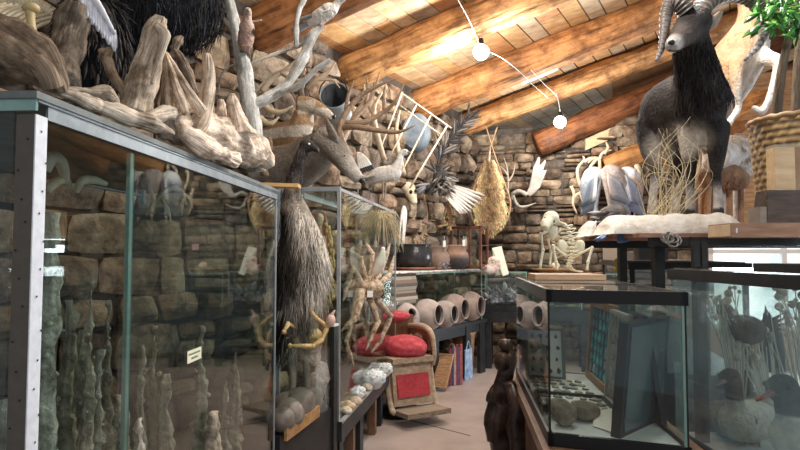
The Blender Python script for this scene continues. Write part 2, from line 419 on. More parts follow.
m.hull8(a, [p + V((0, 0, .05)) for p in a]); part('roof_underlay', m, mat('roof_dark', (.03, .02, .015), None), ce, smooth=False)

def log(i, a, b, r, tint, label, seed):
    a, b = V(a), V(b); L = (b - a).length; m = M()
    m.tube([(0, 0, 0), (L * .33, .02, .01), (L * .66, -.02, -.01), (L, 0, 0)], [r * 1.03, r, r, r * .96], seg=18, n=14, amp=.03, fq=2.4,
           col=lambda t, k, p: mixc(tint, tuple(.62 * x for x in tint), sstep(.1, .5, noise.noise(p * 1.7 + V((seed, 0, 0))))))
    me = m.mesh('log', LOGM); o = bpy.data.objects.new('trim_%d' % (i + 1), me); COL.objects.link(o)
    o.matrix_world = frame(a, b - a); o['kind'] = 'structure'; o['label'] = label; o['category'] = 'log beam'; return o
lg = [(-4.4, .19, (.8, .7, .6)), (-2.95, .19, (.85, .75, .65)), (-1.41, .2, (.72, .52, .42)), (.02, .195, (1.15, 1.05, .95)), (1.66, .21, (1.0, .78, .62)), (3.12, .165, (1.12, 1.0, .9))]
for i, (s, r, tint) in enumerate(lg):
    log(i + 1, RP(s, -.1), RP(s, 8.2), r, tint, 'round peeled log rafter, number %d along the stone wall' % (i + 1), i * 7.3)
# lower gable logs lying on the back wall
def gl(i, p0, p1, t0, r, tint, label, seed):
    a, b = P(*p0), P(*p1); d = (b - a) / (p1[0] - p0[0]); log(i, a - d * t0[0], b + d * t0[1], r, tint, label, seed)
gl(7, (566, 132, 9.0), (668, 88, 8.85), (30, 420), .19, (.42, .26, .2), 'dark reddish log above the back stone wall', 3)
gl(8, (612, 166, 8.9), (652, 148, 8.8), (6, 440), .17, (1.1, .85, .6), 'short orange log end meeting the back stone wall', 9)
gl(9, (690, 152, 8.7), (760, 118, 8.6), (25, 300), .15, (.7, .5, .38), 'brown gable log behind the jumping antelope', 14)
m = M(); a, b = P(586, 150, 9.0), P(664, 116, 8.9); d = (b - a); m.slab(a, a + d * 4, (0, 1, 0), .17, .05)
o = struct('trim_11', m, PINE, 'pale board between the two lower gable logs')
m = M(); m.slab(WB(2.2, 2.75) - NB * .7, WB(8, 2.75) - NB * .7, -NB, 3.6, .1); struct('wall_gable', m, mat('gable_boards', (.20, .10, .05), (.36, .2, .1), scale=4, attr=False), 'brown wooden gable above the window')

# ------------------------------------------------------------------ camera, world, lamps
cam = bpy.data.cameras.new('camera'); co = bpy.data.objects.new('camera', cam); COL.objects.link(co)
co.location = (0, 0, CAMZ); co.rotation_euler = (pi / 2 + TILT, 0, 0); cam.sensor_width = 36; cam.lens = 27; cam.clip_start = .05
S.camera = co
w = bpy.data.worlds.new('world'); S.world = w; w.use_nodes = True
bg = w.node_tree.nodes['Background']; bg.inputs[0].default_value = (.80, .90, 1.0, 1); bg.inputs[1].default_value = .36
S.view_settings.view_transform = 'Standard'; S.view_settings.look = 'None'; S.view_settings.gamma = 1; S.view_settings.exposure = .22
try: S.view_settings.use_curve_mapping = False
except Exception: pass
S.cycles.max_bounces = 10; S.cycles.transparent_max_bounces = 40; S.cycles.glossy_bounces = 6; S.cycles.diffuse_bounces = 4
S.cycles.use_denoising = True; S.cycles.sample_clamp_indirect = 6
BULB = mat('bulb_glow', (1, .96, .90), None, emit=14, attr=False)
def bulb(p, top, label, power):
    p = V(p); t = thing('pendant_bulb', label, 'ceiling light', (p.x, p.y, p.z), 'bare bulbs under the log rafters')
    part('bulb', M().ball(p, .082, 24, 16), BULB, t)
    part('socket', M().lathe([(.0, .14), (.024, .14), (.034, .075), (.02, .06)], Matrix.Translation(p), 14), BLACKP, t)
    part('cable', M().tube([p + V((0, 0, .13)), p.lerp(V(top), .6) + V((.02, 0, 0)), top], .006, 6), PLAIN, t)
    l = bpy.data.lights.new('bulb_light', 'POINT'); l.energy = power; l.color = (1, .955, .89); l.shadow_soft_size = .09
    lo = bpy.data.objects.new('bulb_light', l); COL.objects.link(lo); lo.parent = t; lo.location = (0, 0, -.15)
bulb(P(481, 52, 6.1), P(478, 30, 6.15), 'glowing round bulb under the second big log rafter', 150)
bulb(P(560, 122, 8.1), P(556, 92, 8.1), 'glowing round bulb in front of the dark gable log', 90)
bulb((1.6, 3.4, 3.75), (1.6, 3.4, 4.2), 'assumed round bulb out of view above the glass fish tank', 110)  # assumed bulb above the view, added to brighten tank and duck case
bulb((.7, 2.6, 3.9), (.7, 2.6, 4.2), 'assumed round bulb out of view above the aisle before the tank', 110)  # assumed bulb above the view, added for light on driftwood and ram
bulb((.8, -1.2, 3.5), (.8, -1.2, 3.9), 'assumed round bulb out of view at the start of the aisle', 60)  # assumed bulb behind the camera, added as front light
def area(name, loc, rot, size, power, color):
    l = bpy.data.lights.new(name, 'AREA'); l.shape = 'RECTANGLE'; l.size, l.size_y = size; l.energy = power; l.color = color
    o = bpy.data.objects.new(name, l); COL.objects.link(o); o.location = loc; o.rotation_euler = rot; return o
a = area('window_daylight_lamp', WB(TB + 2.1, 1.22) + NB * .1, (0, 0, 0), (3.9, 1.25), 230, (.86, .93, 1))
a.rotation_euler = V((0, 0, 0)); a.matrix_world = axisT(a.location, -NB)
a = area('assumed_side_fill', (4.6, 1.2, 2.6), (0, 0, 0), (2.0, 1.4), 60, (.80, .90, 1)); a.matrix_world = axisT(a.location, (1, .15, .35))  # assumed bluish side light added out of view; no window is built here

def cable(lab, pts, r=.006):
    m = M(); m.tube([P(*q) for q in pts], r * .55, 6, 5); return single('cable', m, PLAIN, lab, 'cable', 'white cables under the rafters')
cable('white cable looping from the nearer bulb across the next rafter', [(486, 50, 6.1), (505, 60, 6.4), (522, 74, 6.8), (532, 84, 7.2), (548, 98, 7.9)])
cable('white cable rising from the nearer bulb to the roof planks', [(480, 46, 6.1), (470, 22, 5.7), (458, 0, 5.2), (452, -12, 5.0)])
cable('short white cable crossing from the rafter down to the farther bulb', [(531, 70, 7.2), (544, 84, 7.6), (556, 96, 8.0), (561, 114, 8.6)])
m = M(); m.tube([P(522, 84, 7.1), P(558, 69, 6.95)], .016, 8, 4); single('pale_rod', m, PLAIN, 'straight white rod fixed along the third big log rafter', 'pale_rod')  # thin pale rod lying along the rafter
# ================================================================== LEFT GLASS CASE
K1, K2 = V((-.806, 1.31, 0)), V((-.68, 3.30, 0)); ZT1 = 1.95; ZB1 = .45
E1 = (K2 - K1).normalized(); B1 = V((-E1.y, E1.x, 0)); D1 = .85
def C1(s, d, z): return K1 + E1 * s + B1 * d + V((0, 0, z))
L1 = (K2 - K1).length
case = thing('display_case', 'long glass case nearest the camera holding grey mineral columns, driftwood on top', 'display case', C1(L1 / 2, D1 / 2, 0))
m = M(); m.slab(C1(0, 0, 0), C1(L1, 0, 0), B1, ZB1, D1); part('base', m, BLACKW, case, smooth=False)
JS = .447
for a, b in ((.05, JS - .002), (JS + .002, L1 - .006)):
    part('front_pane', M().slab(C1(a, .004, ZB1), C1(b, .004, ZB1), B1, ZT1 - ZB1 - .012, .006), GL1, case, smooth=False)
part('glass_joint', M().slab(C1(JS - .011, .011, ZB1), C1(JS + .011, .011, ZB1), B1, ZT1 - ZB1 - .05, .012), mat('joint_edge', (.22, .36, .34), (.34, .48, .45), scale=6, rough=.2), case, smooth=False)
part('end_pane', M().slab(C1(.004, .05, ZB1), C1(.004, D1, ZB1), E1, ZT1 - ZB1 - .012, .006), GL1, case, smooth=False)
part('end_pane', M().slab(C1(L1 - .01, .01, ZB1), C1(L1 - .01, D1, ZB1), E1, ZT1 - ZB1 - .012, .006), GL1, case, smooth=False)
part('edge_strip', M().slab(C1(L1 - .008, -.001, ZB1), C1(L1 + .004, -.001, ZB1), B1, ZT1 - ZB1 - .02, .006), ALU, case, smooth=False)
m = M(); m.slab(C1(-.012, -.012, ZT1 - .006), C1(L1 + .01, -.012, ZT1 - .006), B1, .016, D1 + .02)
part('top_board', m, mat('case_top', (.10, .12, .12), (.20, .23, .23), scale=7, rough=.6), case, smooth=False)
m = M(); m.slab(C1(.04, -.004, ZT1 - .044), C1(L1, -.004, ZT1 - .044), B1, .034, .006); m.slab(C1(.0, -.008, ZT1 - .012), C1(L1, -.008, ZT1 - .012), B1, .012, .01)
part('top_rail', m, mat('blue_grey_rail', (.20, .25, .29), (.30, .36, .40), scale=14, rough=.35, metal=.4), case, smooth=False)
part('glass_lip', M().slab(C1(-.006, -.006, ZT1 - .032), C1(-.006, D1, ZT1 - .032), E1, .03, .008), GLE, case, smooth=False)
post = part('corner_post', M().slab(C1(-.002, -.002, ZB1 - .2), C1(-.002, .040, ZB1 - .2), E1, ZT1 - ZB1 + .16, .003, col=(.115, .10, .085)).slab(C1(-.002, -.005, ZB1 - .2), C1(.037, -.005, ZB1 - .2), B1, ZT1 - ZB1 + .16, .003, col=(.86, .90, .97)),  # aisle flange coloured paler than end flange, putting its light into the colour
            mat('painted_steel', (.82, .82, .82), (1, 1, 1), scale=30, rough=.55), case, smooth=False, label='perforated steel angle post')
m = M(); rr = random.Random(4)
for i in range(22):
    z = ZB1 + .1 + i * .062 + rr.uniform(-.01, .01); a = .012 + (i % 3) * .010
    m.lathe([(.0, .0008), (.0028, .0008)], axisT(C1(-.0028, a, z), -E1), 8); m.lathe([(.0, .0008), (.0028, .0008)], axisT(C1(.016 + (i % 3) * .009, -.0055, z + .02), -B1), 8)
part('hole_pattern', m, BLACKP, post, smooth=False)

# mineral columns in the case
MIN = mat('mineral_crust', (.30, .265, .22), (1.0, .93, .83), scale=16, rough=.9, bump=.8, bscale=40, ramp=(.28, .68))
spec = [(50, 213, 1.62, .024, 0, (.95, .97, .95)), (70, 300, 1.95, .026, .3, (.62, .58, .5)), (91, 281, 1.95, .020, .8, (.9, .85, .75)), (82, 330, 2.2, .03, .4, (.6, .56, .5)), (109, 300, 2.1, .020, .8, (.62, .56, .5)),
        (99, 350, 1.9, .014, .5, (.95, .93, .88)), (127, 384, 1.85, .018, .6, (.75, .72, .66)), (144, 345, 2.05, .020, .5, (.8, .75, .66)), (154, 326, 2.1, .024, .7, (.85, .78, .66)),
        (166, 374, 2.1, .03, .3, (.82, .75, .66)), (141, 418, 1.75, .016, .3, (1, .97, .9)), (202, 326, 2.5, .028, .6, (.8, .78, .72)), (213, 412, 2.35, .03, .2, (.8, .74, .66)), (236, 352, 2.75, .03, .7, (.6, .56, .5)), (5, 400, 1.5, .035, .3, (.95, .95, .95)),
        (118, 395, 2.3, .02, .4, (.7, .66, .6)), (226, 380, 2.6, .022, .6, (.66, .62, .55))]
lab = ['tall pale mineral column close behind the steel corner post', 'brown ridged mineral column beside the tallest pale column', 'slender spire with needle tip left of the glass joint', 'broad dull mineral stump behind the needle spire', 'thin brown spire just before the green glass joint',
       'short pale crust leaning on the needle spire', 'low pointed mineral column standing at the green glass joint', 'knobbly left column of the beige pair beyond the glass joint', 'tallest knobbly beige column beyond the glass joint', 'thick lumpy beige column right of the knobbly pair',
       'small white crusty nub in front of the knobbly pair', 'pale column rising behind the cream card', 'squat round-topped mineral knob below the cream card', 'brownish column farthest along the glass case', 'white crusted lump behind the near end pane', 'short grey column half hidden behind the glass joint', 'thin grey column between the knob and the last column']
for i, (px, py, Y, r, sh, c) in enumerate(spec):
    p = P(px, py, Y); b = V((p.x, Y, ZB1 + .002)); m = M(); rr = random.Random(i); H = p.z - b.z
    pts = [b + V((rr.uniform(-.008, .008), rr.uniform(-.008, .008), H * k / 6)) for k in range(7)]; pts[-1] = p
    rad = [r * 1.5, r * 1.35, r * 1.25, r * 1.1, r * (1 - .25 * sh), r * (.9 - .55 * sh), r * (.55 - .5 * sh) + .002]
    cf = lambda t, k, q, c=c: mixc(tuple(.45 * x for x in c), c, .5 + 1.2 * noise.noise(V((k * 9, q.z * 3, i * 5.0))))
    m.tube(pts, rad, seg=14, n=10, amp=.016, fq=24, ridge=.16, nr=5, col=cf)
    for _ in range(int(26 * H)):
        t = rr.uniform(.1, .92); k = min(6, int(t * 6)); q = pts[k].lerp(pts[min(k + 1, 6)], t * 6 - k); an = rr.uniform(0, 6.28); rk = rad[k]
        m.ball(q + V((cos(an) * rk, sin(an) * rk, 0)), rr.uniform(.15, .34) * r, 7, 5, amp=.006, fq=40, col=tuple(min(1, x * rr.uniform(.8, 1.15)) for x in c))
    single('mineral_column', m, MIN, lab[i], 'mineral column', 'mineral columns in the glass case')
# bones, horn and steel bar high in the case
m = M(); m.tube([P(44, 170, 1.75), P(52, 157, 1.76), P(60, 161, 1.8), P(64, 172, 1.85), P(66, 184, 1.88)], [.018, .02, .019, .016, .01], 12, 6, amp=.003)
single('curved_horn', m, mat('pale_horn', (.45, .45, .42), (.75, .75, .7), scale=8, rough=.5), 'pale curved horn hung high behind the steel corner post', 'horn')
m = M(); m.tube([P(46, 190, 1.8), P(56, 182, 1.84), P(66, 180, 1.88), P(70, 188, 1.9)], [.012, .014, .013, .006], 10, 6, amp=.003)
single('bone', m, BONE, 'short pale bone just below the curved horn', 'bone', 'bones in the glass case')
m = M(); m.tube([P(76, 192, 1.9), P(82, 181, 1.9), P(94, 180, 1.95), P(106, 184, 2.0)], [.008, .014, .015, .008], 10, 6, amp=.003)
single('bone', m, BONE, 'white bone lying on the near end of the steel bar', 'bone', 'bones in the glass case')
bar = thing('shelf_bar', 'flat grey steel bar across the glass case under the bones', 'bar', P(112, 190, 2.05))
part('bar', M().tube([P(80, 184, 1.92), P(144, 196, 2.2)], .011, 8, flat=.4), GALV, bar); part('bracket', M().box(P(142, 197, 2.19), (.02, .02, .05)), GALV, bar, smooth=False)
m = M(); q = [P(150, 210, 2.3), P(160, 196, 2.32), P(172, 188, 2.34), P(182, 192, 2.36), P(186, 205, 2.38)]
m.tube(q, [.011, .012, .011, .009, .004], 8, 6); m.tube([P(154, 200, 2.3), P(150, 185, 2.3), P(153, 168, 2.3)], [.009, .008, .002], 8, 5)
m.tube([P(160, 197, 2.32), P(168, 210, 2.32), P(171, 222, 2.32)], [.008, .007, .002], 8, 5); m.tube([P(183, 193, 2.36), P(178, 212, 2.36)], [.008, .003], 8, 5)
single('deer_antler', m, mat('pale_antler', (.45, .38, .28), (.70, .62, .48), scale=9, rough=.6), 'pale branching antler hung inside the long glass case', 'antler')
c = P(196, 355, 0.5); q = K1 + E1 * 1.12
t = (196 - 400) / 600; s = 0
# where the photo ray to the card meets the front pane
k = (t * K1.y - K1.x) / (E1.x - t * E1.y); cy = (K1 + E1 * k).y; cz = P(196, 355, cy).z
card = thing('label_card', 'small cream card with two lines of print stuck on the long glass case', 'card', C1(k, -.002, cz))
m = M(); up = V((0, 0, 1)); T = Matrix((E1, up, -B1)).transposed().to_4x4(); T.translation = C1(k, -.0015, cz)
m.prism([(-.062, -.022), (.062, -.022), (.062, .022), (-.062, .022)], T, .0012); part('paper', m, mat('cream_paper', (.82, .84, .62), (.9, .9, .70), scale=8, rough=.8), card, smooth=False)
m = M(); rr = random.Random(2)
for row, (x0, x1) in enumerate(((-.05, .05), (-.026, .03))):
    x = x0
    while x < x1:
        ww = rr.uniform(.003, .006); T2 = T.copy(); T2.translation = T @ V((x, .008 - row * .016, .001)); m.prism([(-ww / 2, -.003), (ww / 2, -.003), (ww / 2, rr.uniform(.001, .004)), (-ww / 2, .003)], T2, .0006); x += ww * 1.5
part('print', m, mat('ink', (.12, .13, .10), None), card, smooth=False)

# ------------------------------------------------------------------ driftwood and mounts on top of the case
DR = 'driftwood pieces on the glass case'
def drift(name, paths, label, material=DRIFT, cat='driftwood', group=None, tint=W1, amp=.012, seg=14, extra=None):
    m = M()
    for pts, rad in paths:
        m.tube([P(*q) for q in pts], rad, seg=seg * 2 + 4, n=11, amp=amp * 1.3, fq=9, ridge=.03, nr=5, col=tint, twist=.01, crease=.20 if material is DRIFT else .08)
    if extra: extra(m)
    return single(name, m, material, label, cat, group)
rr = random.Random(8)
drift('driftwood_log', [([(-60, 52, 1.5), (-10, 46, 1.5), (22, 53, 1.5), (46, 68, 1.5), (58, 80, 1.5), (64, 90, 1.52)], [.075, .082, .075, .05, .03, .008]),
                        ([(30, 60, 1.44), (45, 72, 1.44), (52, 88, 1.46)], [.03, .03, .02])], 'thick weathered dark driftwood log at the near corner of the case top', tint=(.42, .34, .27), amp=.014)
drift('driftwood_root', [([(46, 89, 1.56), (75, 96, 1.62), (100, 106, 1.72), (130, 118, 1.82), (158, 126, 1.92), (173, 134, 1.98)], [.012, .022, .024, .024, .022, .008]),
                         ([(58, 88, 1.68), (84, 92, 1.74), (104, 95, 1.8), (118, 108, 1.86)], [.014, .026, .026, .008]), ([(140, 122, 1.9), (160, 116, 2.0), (180, 112, 2.1)], [.02, .026, .012])],
      'long flat grey driftwood root lying along the case edge', tint=(1.0, .95, .88))
drift('driftwood_stump', [([(133, 114, 2.0), (140, 88, 2.02), (147, 62, 2.04), (154, 38, 2.05), (159, 24, 2.06), (161, 17, 2.06)], [.056, .052, .047, .042, .034, .022]),
                          ([(158, 26, 2.02), (165, 36, 2.02), (160, 56, 2.02), (150, 84, 2.0)], [.014, .016, .012, .005])],
      'upright broken driftwood stump with jagged top, tallest on the case', tint=(.95, .87, .78), amp=.006)
drift('driftwood_cone', [([(166, 52, 2.2), (170, 70, 2.2), (176, 92, 2.2), (182, 116, 2.2)], [.006, .030, .056, .085]), ([(165, 52, 2.14), (168, 84, 2.12), (171, 114, 2.11)], [.006, .013, .017]),
                         ([(167, 54, 2.14), (184, 84, 2.12), (203, 114, 2.12)], [.006, .016, .024]), ([(166, 54, 2.13), (176, 84, 2.10), (186, 114, 2.08)], [.005, .012, .016])], 'pale cone shaped driftwood with fluted folds beside the jagged stump', tint=(1.2, 1.1, 1.0), amp=.004)
drift('driftwood_mass', [([(168, 128, 2.1), (195, 128, 2.35), (225, 140, 2.6), (252, 150, 2.85), (268, 160, 3.0)], [.05, .085, .095, .085, .04]),
                         ([(178, 130, 2.05), (205, 146, 2.2), (235, 160, 2.5)], [.03, .04, .03]), ([(238, 136, 2.6), (236, 118, 2.6), (233, 104, 2.6), (232, 94, 2.6)], [.08, .04, .026, .012]),
                         ([(222, 130, 2.65), (222, 114, 2.65), (221, 100, 2.65)], [.06, .03, .012])], 'big pale lump of driftwood root filling the middle of the case top', tint=(1.3, 1.2, 1.12), amp=.012)
drift('driftwood_post', [([(182, 142, 2.2), (196, 126, 2.22), (205, 106, 2.24), (208, 82, 2.24), (208, 64, 2.24), (207, 54, 2.24)], [.03, .04, .032, .026, .024, .012])], 'smooth rounded driftwood post rising from the pale root', tint=(1.15, 1.05, .95), amp=.003)
drift('driftwood_stick', [([(103, 50, 2.0), (109, 66, 2.0), (117, 82, 2.0), (126, 96, 2.0)], [.02, .017, .014, .012]), ([(98, 58, 2.0), (106, 54, 2.0), (111, 48, 2.0)], [.008, .022, .01])], 'brown driftwood stick leaning below the white feathered wing', tint=(.75, .62, .5))
drift('driftwood_stick', [([(173, 46, 2.5), (182, 60, 2.5), (190, 78, 2.5), (198, 98, 2.5)], [.016, .016, .015, .012]), ([(172, 58, 2.5), (178, 42, 2.5), (182, 36, 2.5)], [.01, .024, .006])], 'dark driftwood stick leaning behind the pale cone', tint=(.5, .42, .36))
drift('driftwood_slab', [([(62, 86, 1.9), (64, 60, 1.95), (70, 30, 2.0), (76, 4, 2.0)], [.05, .06, .055, .04])], 'upright grey brown driftwood slab behind the dark log', tint=(.36, .32, .28), amp=.014)
# silver branch tree
def tw(m):
    for pts, r in (([(240, 66, 3.0), (230, 66, 3.0), (222, 74, 3.0), (218, 92, 3.0)], .006), ([(246, 52, 2.96), (232, 30, 2.96), (218, 12, 2.96), (206, -2, 2.96)], .014), ([(252, 96, 3.0), (262, 84, 3.0), (274, 74, 3.0), (290, 68, 3.0)], .006),
                   ([(246, 66, 3.02), (264, 58, 3.05), (280, 52, 3.1), (300, 46, 3.1), (316, 36, 3.1)], .010), ([(243, 26, 2.95), (252, 22, 2.95), (262, 20, 2.95)], .006)):
        m.tube([P(*q) for q in pts], [r, r * .9, r * .45], 8, 6, amp=.003, col=(.75, .68, .6))
drift('silver_branch_tree', [([(257, 172, 3.05), (254, 140, 3.03), (250, 108, 3.0), (246, 76, 3.0), (240, 48, 2.98), (234, 20, 2.96), (226, -8, 2.96)], [.045, .045, .044, .04, .036, .03, .026]),
                             ([(252, 104, 3.0), (268, 98, 3.03), (288, 82, 3.08), (304, 56, 3.1), (312, 36, 3.1), (322, 26, 3.1)], [.03, .03, .028, .026, .024, .014]),
                             ([(270, 98, 3.04), (284, 92, 3.0), (298, 86, 2.98), (318, 68, 2.96), (330, 60, 2.96)], [.018, .017, .016, .014, .011]),
                             ([(296, 48, 3.1), (297, 20, 3.1), (304, 0, 3.1), (316, -16, 3.1)], [.012, .014, .012, .01])], 'silvery bare branch tree standing at the far end of the glass case', SILVER, 'branch', amp=.006, extra=tw)
drift('cut_branch', [([(265, 176, 3.12), (266, 160, 3.12), (270, 144, 3.12), (268, 138, 3.12)], [.022, .022, .02, .018]), ([(269, 150, 3.1), (280, 148, 3.1), (290, 147, 3.1)], [.008, .006, .005])], 'short sawn brown branch with one pale twig beside the silver tree', BARK, 'branch', tint=(1.5, 1.35, 1.2))
m = M(); a, b = P(262, 186, 3.32), P(298, 187, 3.36); m.hull8([a, b, b + V((0, .1, 0)), a + V((0, .1, 0))], [p + V((0, 0, .02)) for p in (a, b, b + V((0, .1, 0)), a + V((0, .1, 0)))])
single('board_end', m, mat('orange_pine', (.55, .30, .10), (.75, .46, .18), scale=8, rough=.5, stretch=(1, 6, 6)), 'short orange pine board sticking out past the glass case corner', 'board', smooth=False)

# rib cage skeleton top left
rib = thing('rib_cage', 'yellowish animal rib cage behind the dark driftwood log', 'skeleton', P(25, 45, 2.2))
m = M(); sp = [P(-6, 8, 2.3), P(14, 2, 2.3), P(36, 4, 2.3), P(54, 14, 2.3), P(66, 30, 2.3)]
m.tube(sp, .016, 8, 6)
for p in catmull(sp, 6): m.ball(p, (.014, .02, .026), 8, 6)
part('spine', m, BONE, rib)
for i in range(11):
    t = i / 10; a = P(0 + 60 * t, 4 + 16 * t * t, 2.28); 
    part('rib', M().tube([a, a + V((-.02 - .03 * t, -.06, -.05)), a + V((-.06 - .03 * t, -.09, -.12)), a + V((-.12 - .02 * t, -.06, -.19 + .03 * t))], [.008, .008, .007, .003], 7, 5), BONE, rib)
m = M(); m.tube([P(33, 38, 1.9), P(31, 22, 1.9), P(30, 8, 1.9)], [.014, .013, .016], 10, 5); m.ball(P(31, 8, 1.9), (.028, .022, .018)); m.ball(P(33, 38, 1.9), (.02, .02, .018))
single('leg_bone', m, mat('yellow_bone', (.5, .36, .16), (.72, .56, .30), scale=8, rough=.5), 'yellow leg bone standing in front of the rib cage', 'bone')
# black mounted bird with white wing
bk = thing('mounted_black_bird', 'black mounted bird holding down a white tipped wing', 'bird', P(90, 50, 2.15))
organic('body', M().ball(P(90, 48, 2.3), (.12, .12, .2), amp=.01).tube([P(84, 20, 2.3), P(74, 0, 2.3), P(70, -16, 2.3)], [.08, .05, .045], 10, 4), FURM, bk, .014, colf=lambda p: (.02, .02, .022))
m = M(); rr = random.Random(3); m.fur(P(92, 46, 2.3), (.13, .13, .21), 500, .08, .014, cols=[(.015, .015, .018), (.03, .028, .03), (.05, .04, .035)], rnd=rr); part('body_feathers', m, FEATH, bk)
m = M()
for i in range(13):
    t = i / 12; a = P(82 + 31 * t, -14 + 44 * t, 2.02); d = P(82 + 33 * t + 1.5 * (i % 2), 12 + 40 * t + 3 * (i % 2), 1.99) - a
    m.blade(a, d, d.length, .022, (.5, -1, .2), n=4, tip=.05, base=.8, col=(.93, .94, 1.0) if i % 2 else (.70, .73, .84))
m.tube([P(80, -16, 2.03), P(98, 4, 2.02), P(115, 34, 2.01)], [.012, .012, .005], 8, 4, col=(.85, .87, .95))
part('wing', m, FEATH, bk, label='white feathered wing')
# shaggy black hide
sh = thing('shaggy_black_hide', 'large shaggy black furred animal mount hanging behind the jagged stump', 'animal mount', P(165, 30, 2.8))
def hump(p): return mixc((.012, .013, .016), (.03, .034, .045), .5 + noise.noise(p * 4))
organic('body', M().ball(P(172, 0, 2.95), (.26, .2, .25)).ball(P(146, 2, 2.95), (.2, .18, .26)).ball(P(122, 16, 2.95), (.12, .15, .26)), FURM, sh, .02, colf=hump)
m = M(); rr = random.Random(6)
for c, r in ((P(172, 0, 2.95), (.27, .21, .26)), (P(146, 2, 2.95), (.21, .19, .27)), (P(122, 16, 2.95), (.13, .16, .27))):
    m.fur(c, r, 1500, .09, .008, cols=[(.010, .011, .014), (.02, .022, .03), (.04, .045, .06), (.03, .025, .02)], rnd=rr, lie=.8)
part('fur', m, FURM, sh)
# ================================================================== SECOND CASE, LOW FRONT, EMU
ZT2, ZB2 = 2.06, .49
A1, A2 = V((-.41, 4.09, 0)), V((-.045, 6.42, 0)); E2 = (A2 - A1).normalized(); B2 = V((-E2.y, E2.x, 0)); L2 = (A2 - A1).length; D2 = .44
def C2(s, d, z): return A1 + E2 * s + B2 * d + V((0, 0, z))
tb = thing('display_table', 'low black table with brown and black legs carrying the crab case', 'table', C2(L2 / 2, .3, 0))
m = M(); m.slab(C2(-.04, -.03, ZB2 - .13), C2(L2 + .03, -.03, ZB2 - .13), B2, .13, D2 + .06); part('table_top', m, BLACKW, tb, smooth=False)
m = M(); m.slab(C2(-.03, -.034, ZB2 - .012), C2(L2 + .02, -.034, ZB2 - .012), B2, .014, .03); part('edge_strip', m, ALU, tb, smooth=False)
for s, wd, mt in ((.50, .07, BROWNW), (.74, .12, BLACKW), (1.34, .075, BROWNW), (1.62, .10, BLACKW), (.1, .08, BLACKW), (2.3, .08, BLACKW)):
    part('leg', M().slab(C2(s, .02, 0), C2(s + wd, .02, 0), B2, ZB2 - .13, .07), mt, tb, smooth=False)
for s in (.2, 2.2): part('leg', M().slab(C2(s, D2 - .1, 0), C2(s + .08, D2 - .1, 0), B2, ZB2 - .13, .07), BLACKW, tb, smooth=False)
TEAL = mat('teal_plastic', (.03, .13, .15), (.05, .19, .21), scale=8, rough=.5)
bx = thing('storage_box', 'teal box with pale mark on the floor under the low black table', 'box', C2(.25, .3, 0), 'teal boxes under the low table')
m = M(); m.slab(C2(.06, .08, 0), C2(.44, .08, 0), B2, .22, .3); part('box_body', m, TEAL, bx, smooth=False)
m = M(); m.slab(C2(.05, .07, .22), C2(.45, .07, .22), B2, .03, .32); part('lid', m, TEAL, bx, smooth=False)
part('pale_mark', M().ball(C2(.3, .08, .12), (.07, .006, .022), X=E2), PAPER, bx)
m = M(); m.slab(C2(1.0, .1, 0), C2(1.2, .1, 0), B2, .34, .2); single('storage_box', m, TEAL, 'upright teal box between the black and brown table legs', 'box', 'teal boxes under the low table', smooth=False)

cs = thing('crab_case', 'tall glass case with bluish metal edges holding a big crab', 'display case', C2(L2 / 2, D2 / 2, ZB2))
hz = ZT2 - ZB2
part('side_pane', M().slab(C2(.03, .003, ZB2), C2(L2 - .02, .003, ZB2), B2, hz, .006), GLS, cs, smooth=False)
part('near_pane', M().slab(C2(.003, .03, ZB2), C2(.003, D2 - .02, ZB2), E2, hz, .006), GLS, cs, smooth=False)
part('far_pane', M().slab(C2(L2 - .009, .03, ZB2), C2(L2 - .009, D2 - .02, ZB2), E2, hz, .006), GLS, cs, smooth=False)
for s, d, n in ((-.002, -.002, 1), (L2 - .018, -.002, 2), (-.002, D2 - .018, 3), (L2 - .018, D2 - .018, 4)):
    part('corner_post', M().slab(C2(s, d, ZB2), C2(s + .022, d, ZB2), B2, hz, .022), ALU, cs, smooth=False)
m = M(); T0 = ZT2 - .022
m.slab(C2(0, -.003, T0), C2(L2, -.003, T0), B2, .022, .03); m.slab(C2(0, D2 - .03, T0), C2(L2, D2 - .03, T0), B2, .03, .03); m.slab(C2(-.003, 0, T0), C2(-.003, D2, T0), E2, .03, .03); m.slab(C2(L2 - .03, 0, T0), C2(L2 - .03, D2, T0), E2, .03, .03)
part('top_frame', m, ALU, cs, smooth=False)
part('top_pane', M().slab(C2(.01, .01, ZT2), C2(L2 - .01, .01, ZT2), B2, .008, D2 - .02), GLS, cs, smooth=False)
part('glass_shelf', M().slab(C2(.05, .02, 1.22), C2(L2 - .05, .02, 1.22), B2, .01, D2 - .05), GLS, cs, smooth=False)
# king crab: pale orange brown, long jointed legs
CRAB = mat('crab_shell', (.20, .11, .055), (.74, .60, .44), scale=26, rough=.55, bump=.5, bscale=40)
cr = thing('king_crab', 'big pale spiny crab with long jointed legs in the tall case', 'crab', P(372, 298, 4.95))
m = M(); rr = random.Random(5); cc = P(370, 288, 4.95); m.ball(cc, (.12, .14, .09), 20, 12, amp=.02, fq=12)
for _ in range(60):
    d = V((rr.gauss(0, 1), rr.gauss(0, 1), rr.gauss(0, 1))).normalized(); p = cc + V((d.x * .12, d.y * .14, d.z * .09)); m.tube([p, p + d * .03], [.008, .001], 5, 1)
part('carapace', m, CRAB, cr)
def leg(pts, r, name='leg'):
    m = M(); pp = [P(*q) for q in pts]
    for i in range(len(pp) - 1):
        k = r * (1 - .22 * i); m.tube([pp[i], pp[i].lerp(pp[i + 1], .5), pp[i + 1]], [k, k * 1.05, k * (.75 if i < len(pp) - 2 else .15)], 8, 3, amp=.004, fq=30)
        m.ball(pp[i + 1], k * .9 if i < len(pp) - 2 else k * .2, 8, 6)
    part(name, m, CRAB, cr)
